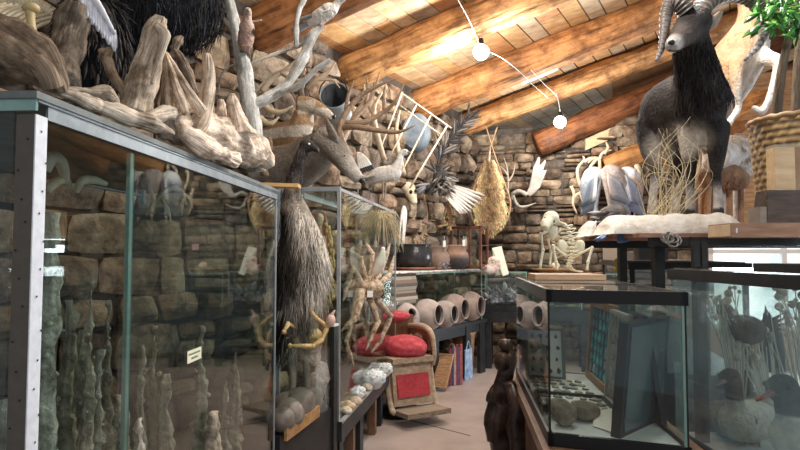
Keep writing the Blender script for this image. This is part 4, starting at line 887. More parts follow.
m = M(); cbox(m, -.22, .24, .78, .07, .46, .36); part('backrest', m, CW, ch, smooth=False)
m = M(); m.ball(H(-.19, .26, .95), (.07, .17, .06), 22, 12, X=XF, col=rpat); part('back_cushion', m, RED, ch)
for y in (.42,):
    m = M(); m.tube([H(-.2, y, .84), H(.0, y, .86), H(.16, y, .85), H(.25, y, .80), H(.28, y, .72), H(.30, y, .60), H(.27, y, .50)], [.03, .035, .034, .028, .025, .022, .02], 10, 6); part('armrest', m, LW if y > 0 else CW, ch)
    m = M(); cbox(m, .0, y, .73, .42, .03, .20); part('arm_panel', m, CW, ch, smooth=False)
    m = M(); m.ball(H(.02, y - .02, .74), (.09, .01, .05), 14, 8, X=XF); m.ball(H(-.12, y - .02, .74), (.03, .01, .03), 10, 7, X=XF); part('carving', m, LW, ch)
m = M(); m.lathe([(.0, 0), (.26, 0), (.27, .02), (.22, .05), (.07, .08), (.05, .3), (.06, .5), (.18, .55), (0, .56)], Matrix.Translation(H(.02, .16, .002)), 24); part('pedestal', m, BLACKS, ch)

# ================================================================== POTTERY TABLE ALONG THE WALL
T1, T2 = V((.12, 6.74, 0)), V((1.205, 8.33, 0)); ET = (T2 - T1).normalized(); BT = V((-ET.y, ET.x, 0)); LT = (T2 - T1).length; ZT = .72; DT = .50
def CT(s, d, z): return T1 + ET * s + BT * d + V((0, 0, z))
pt = thing('display_table', 'black painted table along the stone wall carrying the clay pots', 'table', CT(LT / 2, DT / 2, 0))
part('table_top', M().slab(CT(-.8, 0, ZT - .04), CT(LT, 0, ZT - .04), BT, .04, DT), BLACKW, pt, smooth=False)
part('apron', M().slab(CT(-.75, .03, ZT - .16), CT(LT - .03, .03, ZT - .16), BT, .12, .03), BLACKW, pt, smooth=False)
for s, wd in ((LT - .18, .15), (LT * .70, .13), (.55, .10), (.0, .08)): part('leg', M().slab(CT(s, .02, 0), CT(s + wd, .02, 0), BT, ZT - .04, .05), BLACKW, pt, smooth=False)
part('leg', M().slab(CT(LT - .1, DT - .08, 0), CT(LT - .02, DT - .08, 0), BT, ZT - .04, .07), BLACKW, pt, smooth=False)
def glass_case(name, label, C, s0, s1, d0, d1, z0, z1, base=None, edge=GLE, top=GLS, ft=.012, e=None, b=None):
    t = thing(name, label, 'display case', C((s0 + s1) / 2, (d0 + d1) / 2, z0)); zz = z0
    if base: part('base', M().slab(C(s0 - .01, d0 - .01, z0), C(s1 + .01, d0 - .01, z0), b, base, d1 - d0 + .02), BLACKW, t, smooth=False); zz = z0 + base
    h = z1 - zz
    part('front_pane', M().slab(C(s0, d0, zz), C(s1, d0, zz), b, h, .005), GLS, t, smooth=False); part('back_pane', M().slab(C(s0, d1 - .005, zz), C(s1, d1 - .005, zz), b, h, .005), GLS, t, smooth=False)
    part('end_pane', M().slab(C(s0, d0 + .006, zz), C(s0, d1 - .006, zz), e, h, .005), GLS, t, smooth=False); part('end_pane', M().slab(C(s1 - .005, d0 + .006, zz), C(s1 - .005, d1 - .006, zz), e, h, .005), GLS, t, smooth=False)
    part('top_pane', M().slab(C(s0, d0, z1), C(s1, d0, z1), b, .008, d1 - d0), top, t, smooth=False)
    m = M()
    for s, d in ((s0, d0), (s1 - ft, d0), (s0, d1 - ft), (s1 - ft, d1 - ft)): m.slab(C(s, d - .001, zz), C(s + ft, d - .001, zz), b, h, ft)
    m.slab(C(s0, d0 - .002, z1 - .01), C(s1, d0 - .002, z1 - .01), b, .016, .012)
    part('edge_frame', m, edge, t, smooth=False); return t
ZC = 1.385
glass_case('pottery_case', 'glass case with five round clay pots lying inside on the wall table', CT, -.72, LT - .08, .04, DT - .02, ZT, ZC, e=ET, b=BT)
for i, s in enumerate((.25, .62, .98, 1.3)):
    single('paper_sheet', M().slab(CT(s, .06, ZT + .001), CT(s + .28, .06, ZT + .001), BT, .003, .24), PAPER, ('first', 'second', 'third', 'last')[i] + ' white paper sheet lying under the clay pots, counted from the chair', 'paper', 'paper sheets under the clay pots', smooth=False)
pots = [(404, 306, 6.72, .175, (1.15, 1.12, 1.1), 0, 'grey speckled clay pot with small hole, closest to the chair'), (427, 304, 7.0, .185, (1.12, 1.08, 1.05), 1, 'pale clay pot with oval mouth, second from the chair'),
        (444, 304, 7.28, .165, (1.0, .97, .95), 1, 'middle grey clay pot of the row, slightly lower than its neighbours'), (453, 296, 7.62, .195, (.82, .72, .68), 1, 'tall reddish brown clay pot with wide ringed mouth'), (469, 294, 8.0, .20, (.86, .76, .70), 1, 'brownish clay pot at the far end of the row')]
for i, (px, py, Y, r, c, op, lab) in enumerate(pots):
    z = ZT + .006 + r * .98; p = Pz(px, Y, z); ax = V((.82, -.48, .06)) if op else V((.5, -.75, .42)); T = axisT(p, ax); mr = .60 * r if op else .28 * r
    prof = [(0, -r)] + [(r * sin(a), -r * cos(a)) for a in [pi * k / 14 for k in range(1, 15)] if r * sin(a) > mr or k_ok(a)] if False else None
    a1 = pi - math.asin(mr / r); prof = [(r * sin(a1 * k / 14) + .0001, -r * cos(a1 * k / 14)) for k in range(15)]
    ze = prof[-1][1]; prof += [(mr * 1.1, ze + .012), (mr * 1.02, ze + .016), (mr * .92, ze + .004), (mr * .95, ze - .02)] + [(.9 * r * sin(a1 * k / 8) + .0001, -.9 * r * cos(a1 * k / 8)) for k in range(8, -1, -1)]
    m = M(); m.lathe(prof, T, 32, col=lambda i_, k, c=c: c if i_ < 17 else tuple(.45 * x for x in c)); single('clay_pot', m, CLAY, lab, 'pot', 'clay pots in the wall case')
# striped blanket hanging in the near end of the pot case
bl = thing('striped_blanket', 'brown and cream striped fringed blanket hanging over the near end of the pot case', 'blanket', CT(.12, .035, 1.36))
m = M(); nz = 24; bands = [(.13, .10, .09), (.55, .48, .38), (.30, .22, .17), (.18, .14, .13), (.62, .56, .46), (.4, .32, .24), (.16, .12, .1), (.58, .5, .4)]
for k in range(nz):
    za = 1.40 - .30 * k / nz; zb = 1.40 - .30 * (k + 1) / nz; w_ = .012 * sin(k * .5)
    m.slab(CT(-.30, .03 + w_, zb), CT(.16, .03 + w_, zb), -BT, za - zb, .008, col=bands[(k // 3) % 8])
part('cloth', m, mat('woven_wool', (.8, .8, .8), (1, 1, 1), scale=60, rough=.95, bump=.5), bl, smooth=False)
m = M()
for k in range(25): p = CT(-.29 + .018 * k, .026, 1.10); m.tube([p, p + V((.002 * sin(k), 0, -.045))], [.005, .003], 4, 1)
part('fringe', m, mat('cream_wool', (.6, .55, .45), (.75, .7, .6), scale=30), bl)
# things standing on the pot case
m = M(); rr = random.Random(7); n = 60
a = [CT(-.4 + (LT + .25) * k / n, .02 + .02 * sin(k * 1.3) - .02 * (k % 7 == 0), ZC + .009) for k in range(n + 1)]; b = [CT(-.4 + (LT + .25) * k / n, DT - .08 + .03 * sin(k * .9), ZC + .009) for k in range(n + 1)]
for k in range(n):
    h0, h1 = .010 + .012 * abs(sin(k * .8)), .010 + .012 * abs(sin((k + 1) * .8)); m.hull8([a[k], a[k + 1], b[k + 1], b[k]], [a[k] + V((0, 0, h0)), a[k + 1] + V((0, 0, h1)), b[k + 1] + V((0, 0, h1)), b[k] + V((0, 0, h0))])
single('hide_mat', m, mat('pale_hide', (.55, .50, .44), (.80, .76, .70), scale=9, rough=.9, bump=.5), 'wavy edged pale hide laid along the top of the pot case', 'hide')
HZ = ZC + .033
def vessel(name, lab, px, Y, prof, colf, mt=CLAY, cat='pot', group=None, z=HZ, sc=1):
    m = M(); m.lathe([(r * sc, h * sc) for r, h in prof], Matrix.Translation(Pz(px, Y, z)), 32, col=colf); return single(name, m, mt, lab, cat, group)
BLK = mat('burnished_black', (.016, .016, .018), (.05, .048, .05), scale=5, rough=.22)
vessel('clay_tray', 'reddish brown round tray under the big black kettle', 414, 7.35, [(0, 0), (.20, 0), (.26, .02), (.26, .035), (.19, .02), (0, .015)], W1, mat('red_clay', (.22, .09, .06), (.36, .17, .11), scale=8), 'tray')
vessel('black_kettle', 'big black burnished cylinder pot standing on the reddish tray', 414, 7.35, [(0, 0), (.17, 0), (.215, .03), (.225, .12), (.22, .22), (.20, .255), (.205, .27), (.215, .28), (.20, .285), (.185, .25), (.19, .1), (.1, .03), (0, .03)], W1, BLK, z=HZ + .03)
potp = [(0, 0), (.08, 0), (.13, .05), (.148, .11), (.13, .17), (.105, .20), (.12, .245), (.125, .26), (.11, .26), (.095, .2), (.12, .12), (.06, .03), (0, .02)]
vessel('clay_jar', 'warm brown clay jar with flared rim beside the black kettle', 437, 7.6, potp, (.62, .48, .40), sc=1.15)
vessel('clay_jar', 'two tone clay jar with dark lower half next to the wooden showcase', 456, 7.75, potp, lambda i, k: (.85, .6, .46) if i > 3 else (.14, .13, .14), sc=1.2)
for px, py, Y in ((443, 247, 7.45), (462.5, 246, 7.6)):
    p = P(px, py, Y); t = thing('price_tag', 'small white tag hanging on the ' + ('warm brown clay jar' if px < 450 else 'two tone clay jar'), 'tag', p); part('tag_paper', M().slab(p, p + V((.035, 0, 0)), (0, -1, 0), .08, .002), PAPER, t, smooth=False)
    part('string', M().tube([p + V((.017, 0, .08)), p + V((.017, .01, .13))], .002, 4, 1), PLAIN, t)
m = M(); p = Pz(444, 7.25, HZ + .045); m.ball(p, .04, 12, 8)
rr = random.Random(3)
for _ in range(70):
    d = V((rr.gauss(0, 1), rr.gauss(0, 1), rr.gauss(0, 1))).normalized()
    if d.z > -.4: m.tube([p + d * .03, p + d * rr.uniform(.07, .10)], [.006, .001], 5, 1)
single('sea_urchin', m, mat('urchin', (.10, .09, .10), (.42, .38, .38), scale=30, rough=.5), 'dark spiny sea urchin in front of the clay jars', 'sea urchin')
sc = thing('wooden_showcase', 'small brown framed wooden showcase with glass on the pot case', 'display case', Pz(466, 7.9, HZ))
a, b = Pz(450, 8.0, HZ), Pz(481, 7.75, HZ); X = (b - a).normalized(); N_ = V((-X.y, X.x, 0)); W_ = (b - a).length; hh = .56
RB = mat('dark_red_wood', (.09, .03, .02), (.18, .07, .05), scale=5, rough=.4)
m = M()
for s in (0, W_ * .6, W_ - .03): m.slab(a + X * s, a + X * (s + .03), N_, hh, .03)
for s in (0, W_ - .03): m.slab(a + X * s + N_ * .2, a + X * (s + .03) + N_ * .2, N_, hh, .03)
for z in (0, hh - .03): 
    m.slab(a + V((0, 0, z)), b + V((0, 0, z)), N_, .03, .03); m.slab(a + N_ * .2 + V((0, 0, z)), b + N_ * .2 + V((0, 0, z)), N_, .03, .03)
    m.slab(a + V((0, 0, z)), a + N_ * .23 + V((0, 0, z)), X, .03, .03); m.slab(b + V((0, 0, z)), b + N_ * .23 + V((0, 0, z)), -X, .03, .03)
part('frame', m, RB, sc, smooth=False); part('front_pane', M().slab(a + X * .02 + N_ * .012, b - X * .02 + N_ * .012, N_, hh, .004), GLS, sc, smooth=False); part('shelf', M().slab(a + N_ * .03 + V((0, 0, .3)), b + N_ * .03 + V((0, 0, .3)), N_, .012, .17), RB, sc, smooth=False)
m = M(); p = a + X * .17 + N_ * .11 + V((0, 0, .312)); m.tube([p, p + V((0, 0, .05)), p + V((.01, 0, .12))], [.025, .03, .006], 10, 4); single('figurine', m, BONE, 'small ivory figurine on the shelf of the wooden showcase', 'figurine')
na = thing('ammonite_shell', 'pinkish spiral shell at the far corner of the pot case', 'shell', Pz(492, 8.05, ZC)); m = M(); p = Pz(492, 7.95, ZC + .11); pts = []; rad = []
for k in range(46):
    a_ = k / 45 * 2.3 * 2 * pi; q = .105 * math.exp(-.16 * a_); pts.append(p + V((cos(a_ + 3.6) * q * 1.05, -.02 * (1 - q / .1), sin(a_ + 3.6) * q))); rad.append(q * .52)
m.tube(pts, rad, 14, 1, flat=1.2, col=lambda t, k, q: (.62, .42, .36) if int(t * 60) % 3 == 0 else (.88, .78, .72)); part('shell', m, mat('shell_gloss', (.85, .82, .8), (1, 1, 1), scale=20, rough=.35), na)
cdv = thing('tent_card', 'slanted pale green card standing beside the spiral shell', 'card', Pz(503, 8.1, 1.32)); m = M(); q = [P(503, 276, 8.0), P(509, 274, 8.0), P(501.5, 246, 8.15), P(492, 248, 8.15)]
m.hull8([x + V((0, .012, 0)) for x in q], q); part('card_face', m, mat('green_card', (.70, .76, .62), (.80, .84, .72), scale=8), cdv, smooth=False)
m = M(); m.hull8([q[2], q[3], q[0] + V((-.07, .16, 0)), q[1] + V((-.03, .16, 0))], [x + V((0, .01, 0)) for x in (q[2], q[3], q[0] + V((-.07, .16, 0)), q[1] + V((-.03, .16, 0)))]); part('card_back', m, MATS['green_card'], cdv, smooth=False)

# ================================================================== SECOND TABLE WITH CRYSTAL CASE
S1, S2 = V((1.17, 8.55, 0)), V((2.6, 8.25, 0)); ES = (S2 - S1).normalized(); BS = V((-ES.y, ES.x, 0)); LS = (S2 - S1).length; ZS = .80
def CS(s, d, z): return S1 + ES * s + BS * d + V((0, 0, z))
st = thing('display_table', 'black table under the grey crystal case along the back wall', 'table', CS(LS / 2, .3, 0))
part('table_top', M().slab(CS(0, 0, ZS - .15), CS(LS, 0, ZS - .15), BS, .15, .5), BLACKW, st, smooth=False)
for s in (.02, .7, LS - .12):
    part('leg', M().slab(CS(s, .02, 0), CS(s + .1, .02, 0), BS, ZS - .15, .08), BLACKW, st, smooth=False)
    part('leg', M().slab(CS(s, .4, 0), CS(s + .1, .4, 0), BS, ZS - .15, .08), BLACKW, st, smooth=False)
glass_case('crystal_case', 'small glass case of grey crystals on black base against the back wall', CS, .03, .62, .04, .44, ZS, 1.36, base=.09, e=ES, b=BS)
glass_case('plate_case', 'low glass case with wooden bowl on top behind the skeleton', CS, .70, LS - .1, .04, .44, ZS, 1.34, base=.05, e=ES, b=BS)
rr = random.Random(31); CRY = mat('crystal', (.12, .115, .13), (.50, .49, .52), scale=14, rough=.25, spec=.7)
nm = ['grey crystal cluster at the front corner of the crystal case', 'tall spiky crystal cluster in the middle of the crystal case', 'dark crystal cluster behind the front corner one', 'pale crystal cluster at the far front of the crystal case', 'small crystal cluster leaning on the rear glass']
for i, (s, d, k) in enumerate(((.13, .14, 1), (.32, .2, 1.3), (.18, .33, 1.1), (.5, .15, 1.1), (.5, .33, 1.2))):
    m = M(); p = CS(s, d, ZS + .10); m.ball(p + V((0, 0, .03)), (.10, .09, .05), 12, 8, amp=.02)
    for _ in range(40):
        dr_ = V((rr.gauss(0, .8), rr.gauss(0, .8), rr.uniform(.2, 1.2))).normalized(); L = rr.uniform(.06, .26) * k; q = rr.uniform(.35, 1.25); w_ = rr.uniform(.012, .03); o_ = p + V((rr.uniform(-.06, .06), rr.uniform(-.05, .05), .02))
        m.tube([o_, o_ + dr_ * L * .8, o_ + dr_ * L], [w_, w_, .002], 6, 1, col=(q, q, q * 1.04))
    single('crystal_cluster', m, CRY, nm[i], 'crystal', 'crystals in the glass case', smooth=False)
m = M(); m.box(CS(.5, .1, ZS + .15), (.09, .004, .05), X=(1, -.4, 0), up=(0, .4, 1)); single('small_card', m, mat('cream_paper', (.8, .8, .6)), 'tiny cream card leaning among the grey crystals', 'card', smooth=False)
m = M(); m.lathe([(0, 0), (.12, .0), (.26, .045), (.27, .055), (.255, .055), (.12, .02), (0, .015)], Matrix.Translation(CS(.95, .24, 1.349)), 28); single('wooden_bowl', m, mat('orange_wood', (.36, .17, .07), (.56, .30, .13), scale=6, rough=.4), 'shallow orange brown wooden bowl behind the skeleton', 'bowl')
p = CS(1.02, .2, 1.40); m = M(); m.ball(p + V((0, 0, .05)), (.06, .05, .05), 14, 9); m.ball(p + V((-.01, -.05, .025)), (.035, .05, .03)); single('small_skull', m, BONE, 'small bone skull resting in the wooden bowl', 'skull')
m = M(); a = CS(.80, .30, 1.349)
cbx = thing('clear_box', 'small clear box with pink label behind the wooden bowl', 'box', a); part('box_body', M().slab(a + V((0, .12, 0)), a + ES * .45 + V((0, .12, 0)), BS, .34, .06), GLS, cbx, smooth=False); part('pink_label', M().slab(a + ES * .36 + V((0, .10, .33)), a + ES * .46 + V((0, .10, .33)), BS, .09, .004), mat('pink_paper', (.85, .5, .58)), cbx, smooth=False)

# ================================================================== UNDER THE POT TABLE
def lean(name, lab, q, t, mt, cat, smooth=False):
    n = V((0, t, 0)); m = M(); m.hull8([q[0], q[1], q[1] + n, q[0] + n], [q[3], q[2], q[2] + n, q[3] + n]); return single(name, m, mt, lab, cat, None, smooth)
WOV = mat('woven_cane', (.26, .13, .06), (.50, .29, .15), scale=26, rough=.7, bump=.6, stretch=(.4, .4, 2.2))
wpn = thing('woven_panel', 'brown woven cane panel leaning beside the barber chair', 'panel', P(438, 386, 7.1)); q = [P(424, 385, 7.15), P(446, 388, 7.1), P(453, 355, 7.3), P(430, 353, 7.35)]; n = V((.02, .05, 0))
q[0].z = max(q[0].z, .004); q[1].z = max(.004, q[1].z)
m = M(); m.hull8([q[0], q[1], q[1] + n, q[0] + n], [q[3], q[2], q[2] + n, q[3] + n]); part('weave', m, WOV, wpn, smooth=False)
m = M(); m.tube(q + [q[0]], .012, 7, 1); part('rim', m, mat('cane_rim', (.40, .24, .12), (.55, .36, .2), scale=9), wpn)
def onfl(px, Y): return Pz(px, Y, .003)
fb2 = thing('folded_textile', 'red and blue patterned folded textile standing against the woven panel', 'textile', onfl(454, 7.4)); m = M(); rr = random.Random(2)
cols = [(.35, .06, .09), (.06, .07, .16), (.5, .35, .3), (.28, .05, .07), (.1, .1, .2), (.45, .12, .12)]
a, b = onfl(449, 7.4), onfl(462, 7.5)
for k in range(6): m.slab(a.lerp(b, k / 6), a.lerp(b, (k + 1) / 6), (0, 1, 0), .45 + .04 * (k % 2), .06, col=cols[k])
part('folds', m, mat('textile', (.6, .6, .6), (1.1, 1.1, 1.1), scale=40, rough=.95), fb2, smooth=False)
bg_ = thing('blue_bag', 'blue and white printed bag under the pot table', 'bag', onfl(467, 7.8)); a, b = onfl(464, 7.7), onfl(472, 7.9); m = M(); n = V((0, .12, 0))
m.hull8([a, b, b + n, a + n], [x + V((0, .0, .38)) + (c_ - x) * .12 for x, c_ in ((a, b), (b, a))] + [b + n + V((0, -.05, .38)), a + n + V((0, -.05, .38))], col=W1); part('bag_body', m, mat('blue_print', (.08, .20, .50), (.55, .70, .85), scale=12, rough=.6), bg_, smooth=False)
part('handle', M().tube([a.lerp(b, .2) + V((0, .03, .37)), a.lerp(b, .5) + V((0, .03, .48)), a.lerp(b, .8) + V((0, .03, .37))], .008, 6, 4), MATS['blue_print'], bg_)
m = M(); m.tube([onfl(455, 7.75), P(455, 355, 7.75), P(452, 345, 7.75), P(449, 350, 7.8)], [.05, .06, .05, .03], 10, 5, flat=.5); single('wooden_hoop', m, mat('tan_wood', (.36, .2, .12), (.5, .32, .2), scale=6), 'curved tan wooden piece behind the patterned textile', 'wood')
bk_ = thing('brown_basket', 'brown basket under the far end of the pot table', 'basket', onfl(462, 8.0)); T = Matrix.Translation(onfl(463, 8.1)); m = M(); m.lathe([(0, 0), (.12, 0), (.15, .5), (.16, .56), (.14, .56), (.11, .02)], T, 22); part('body', m, WOV, bk_); m = M(); m.tube([T @ V((.155 * cos(a), .155 * sin(a), .56)) for a in [2 * pi * k / 16 for k in range(17)]], .012, 6, 1); part('rim', m, MATS['cane_rim'], bk_)

# ================================================================== THINGS HUNG ON THE STONE WALL
sk = thing('hanging_skull', 'pale animal skull hung on the stone wall above the clay pots', 'skull', P(410, 195, 7.6)); m = M(); m.tube([P(407, 186, 7.6), P(411, 194, 7.5), P(415, 204, 7.45)], [.08, .075, .035], 12, 5); m.ball(P(408, 188, 7.58), (.10, .09, .08)); organic('cranium', m, BONE, sk, .014)
for a in ((411, 192), (416, 191)): part('eye_socket', M().ball(P(*a, 7.43), (.022, .02, .026)), BLACKP, sk)
for i, (px, y0, y1, Y, c, lab) in enumerate([(412, 208, 244, 7.8, (.42, .30, .18), 'bundle of brown dried plant stems hanging below the pale skull'), (424, 195, 246, 8.0, (.36, .26, .17), 'long bundle of dried stems between skull and dark bird'), (448, 200, 226, 7.9, (.46, .30, .16), 'thin brown dried stem hanging under the dark bird')]):
    m = M(); rr = random.Random(i)
    for _ in range(10): a = P(px, y0, Y); m.tube([a, P(px + rr.uniform(-4, 4), (y0 + y1) / 2, Y), P(px + rr.uniform(-8, 8), y1, Y)], [.012, .01, .004], 6, 4, col=c)
    for _ in range(16): m.blade(P(px + rr.uniform(-4, 4), rr.uniform((y0 + y1) / 2, y1), Y), (rr.uniform(-1, 1), -.3, rr.uniform(-1, .2)), .12, .03, (0, -1, 0), n=2, col=tuple(x * rr.uniform(.7, 1.3) for x in c))
    single('dried_plant', m, PLAIN, lab, 'dried plant', 'dried plants on the stone wall')
m = M()
for px0, px1, y in ((402, 404, 224), (404, 399, 226), (407, 402, 222), (409, 403, 226)): m.tube([P(404, 206, 7.2), P((px0 + px1) / 2, 215, 7.2), P(px1, 246, 7.2)], [.015, .015, .008], 6, 4)
single('white_wing', m, FEATH, 'pale hanging feather plume beside the crab case corner', 'feathers')
db = thing('mounted_dark_bird', 'dark mounted bird with raised wing and white fanned feathers on the wall', 'bird', P(440, 190, 7.8)); YB = 7.7
organic('body', M().ball(P(441, 178, YB), (.10, .10, .12)).tube([P(436, 186, YB), P(428, 188, YB), P(422, 184, YB)], [.08, .06, .04], 10, 4), FURM, db, .018, colf=lambda p: (.05, .048, .05), amp=.02)
m = M(); rr = random.Random(5); pp = catmull([P(436, 188, YB), P(438, 165, YB), P(446, 145, YB), P(458, 130, YB), P(470, 116, YB)], 6)
for k in range(len(pp) - 1):
    for _ in range(2): m.blade(pp[k], (pp[k + 1] - pp[k]) * 1 + V((rr.uniform(-.03, .03), 0, rr.uniform(-.04, .02))), .22, .035, (0, -1, 0), n=3, col=rr.choice([(.035, .035, .04), (.06, .055, .055), (.03, .03, .03), (.22, .21, .2)]))
for _ in range(26): m.blade(P(441 + rr.uniform(-6, 8), 178 + rr.uniform(-6, 12), YB - .08), (rr.uniform(-1, 1), -.3, rr.uniform(-1, .3)), .16, .04, (0, -1, 0), n=2, col=rr.choice([(.04, .04, .045), (.10, .09, .09), (.2, .18, .16), (.34, .32, .3)]))
for _ in range(12): m.blade(P(430, 184, YB - .05), (-1, -.1, rr.uniform(-.9, .1)), .22, .04, (0, -1, 0), n=2, col=rr.choice([(.4, .42, .45), (.2, .2, .22)]))
part('dark_wing', m, FEATH, db)
m = M()
for k in range(17):
    t = k / 16; a = P(446 + 5 * t, 198 - 13 * t, YB - .03); d = P(462 + 23 * t - 3 * (k % 2), 214 - 18 * t + 5 * sin(pi * t), YB - .1) - a; m.blade(a, d, d.length, .05, (0, -1, 0), n=4, tip=.3, base=.5, col=(.86, .83, .78) if k % 2 else (.56, .52, .46), th=.004)
part('white_feathers', m, FEATH, db)
# pelt on stretcher
pe = thing('stretched_pelt', 'golden tan animal pelt laced in a willow hoop on the stone wall', 'pelt', P(491, 235, 8.7)); YP = 8.75
def peltx(t): return interp([4, 7, 10, 12.5, 13.8, 15, 16, 16.2, 15.5, 10.5, 3], 0, 101)[int(t * 100)] + .7 * sin(t * 31)
m = M(); n = 40; w_ = 20; vs = []; cs_ = []
rr = random.Random(3)
for i in range(n + 1):
    t = i / n; hw = peltx(t)
    for j in range(w_ + 1):
        u = j / w_ * 2 - 1; p = P(490 + u * hw + .6 * noise.noise(V((t * 20, u * 3, 0))), 160 + t * 74, YP - .06 * (1 - u * u)); p += V((0, -.02 * noise.noise(p * 12), 0)); vs.append(p)
        edge = abs(u) ** 1.4; cs_.append(mixc(mixc((.15, .085, .04), (.40, .25, .12), .5 + .8 * noise.noise(V((t * 10, u * 3, 2)))), (.92, .70, .38), abs(u) ** 1.8 * 1.05 + .18 * sstep(.7, 1, t)))
m.add(vs, [(i * (w_ + 1) + j, i * (w_ + 1) + j + 1, (i + 1) * (w_ + 1) + j + 1, (i + 1) * (w_ + 1) + j) for i in range(n) for j in range(w_)], col=cs_)
for _ in range(900):
    k = rr.randrange(len(vs)); c = tuple(min(1, x * rr.uniform(.9, 1.5)) for x in cs_[k]); m.blade(vs[k] + V((0, -.005, 0)), (rr.uniform(-.4, .4), -.25, -1), .07, .012, (0, -1, 0), n=2, tip=.1, col=c)
m.tube([P(488, 162, YP - .03), P(489, 156, YP - .03), P(490, 148, YP - .03)], [.06, .045, .02], 10, 4, flat=.5, col=(.5, .42, .34)); part('pelt_fur', m, FURM, pe)
WIL = mat('willow', (.30, .18, .10), (.50, .32, .18), scale=10, rough=.6)
part('hoop', M().tube([P(490 + 21 * sin(2 * pi * k / 30) * (.55 + .45 * sstep(-.9, .3, -cos(2 * pi * k / 30))), 198 - 37 * cos(2 * pi * k / 30), YP + .02) for k in range(31)], .016, 7, 2), WIL, pe)
part('pole', M().tube([P(497, 127, YP - .05), P(489, 150, YP), P(471, 192, YP + .05)], .011, 6, 3), WIL, pe); part('pole', M().tube([P(486, 127, YP - .05), P(493, 150, YP), P(507, 190, YP + .05)], .011, 6, 3), WIL, pe)
for k in range(30):
    if abs(k - 15) > 13: continue
    m = M(); t = .08 + .84 * (k % 15) / 14; sgn = 1 if k < 15 else -1; a = P(490 + sgn * peltx(t), 160 + 74 * t, YP - .01); yy = (160 + 74 * t - 198) / -37; hx = 21 * math.sqrt(max(0, 1 - min(1, yy * yy))) * (.55 + .45 * sstep(-.9, .3, -yy)); m.tube([a, P(490 + sgn * hx, 160 + 74 * t + 2, YP + .02)], .006, 5, 1); part('lace', m, WIL, pe)
# antlers on the back wall
GA = mat('grey_antler', (.22, .20, .17), (.42, .39, .345), scale=8, rough=.65)
YA = 8.85
ma = thing('moose_antler', 'pale palmed moose antler hung on the back stone wall', 'antler', P(528, 190, YA)); m = M(); pal = [(526, 194), (529, 187), (531, 178), (533, 168), (538, 157), (540, 158), (539.5, 166), (545, 160), (546, 162), (543, 171), (547, 170), (543.5, 179), (540, 188), (535, 193), (530, 197)]
poly = [P(x, y, YA) for x, y in pal]; T = frame(P(528, 190, YA), (1, -.2, 0), (0, 0, 1)); Ti = T.inverted()
T2 = T @ Matrix(((1, 0, 0, 0), (0, 0, -1, 0), (0, 1, 0, 0), (0, 0, 0, 1))); T2i = T2.inverted(); m.prism([((T2i @ p).x, (T2i @ p).y) for p in poly], T2, .045); pa = part('palm', m, GA, ma, smooth=False); bv = pa.modifiers.new('b', 'BEVEL'); bv.width = .02; bv.segments = 2
m = M(); m.tube([P(527, 195, YA), P(519, 191, YA), P(513, 194, YA), P(512, 200, YA)], [.035, .03, .028, .01], 9, 5); m.tube([P(513, 195, YA), P(517, 205, YA), P(524, 207, YA), P(536, 203, YA)], [.03, .045, .04, .012], 9, 5, flat=.6); m.tube([P(513, 194, YA - .02), P(518, 190, YA - .05)], [.02, .006], 8, 3); part('brow_tines', m, GA, ma)
m = M()
for q in ([(508, 200), (508, 180), (507, 168), (504, 158)], [(508, 182), (513, 174), (515, 164)], [(508, 176), (504, 170), (500, 166)]): m.tube([P(*z, 8.95) for z in q], [.016, .013, .004], 7, 5)
single('twig_antler', m, mat('brown_antler', (.28, .22, .17), (.45, .38, .3), scale=9), 'thin brown forked antler between pelt and moose antler', 'antler')
tan_a = mat('tan_antler', (.44, .34, .23), (.72, .60, .44), scale=9, rough=.55)
for lab, qs in (('tan branching antler left of the hanging cranes, lower pair', ([(571, 186), (574, 194), (573, 204), (577, 214)], [(573, 198), (579, 194), (583, 202), (584, 214)], [(579, 194), (586, 188)])), ('tall curved tan antler behind the first crane', ([(583, 192), (578, 178), (578, 168), (584, 160), (583, 156)], [(580, 184), (588, 186), (596, 180)], [(584, 162), (592, 158), (600, 160)])),
                ('twisted branching antler rising above the cranes', ([(600, 170), (600, 158), (604, 152), (612, 150)], [(600, 160), (594, 158), (588, 163)], [(604, 154), (608, 148), (606, 142)], [(607, 172), (609, 164), (606, 158)], [(596, 160), (590, 168), (592, 176)]))):
    m = M()
    for q in qs: m.tube([P(*z, 8.85) for z in q], [.026, .024, .02, .01], 8, 5)
    single('tan_antler', m, tan_a, lab, 'antler', 'tan antlers on the back wall')
m = M(); m.tube([P(634, 160, 8.8), P(638, 168, 8.75), P(640, 176, 8.7)], [.07, .06, .02], 10, 4, flat=.6); single('small_skull', m, BONE, 'small tan skull on the back wall behind the ram', 'skull')
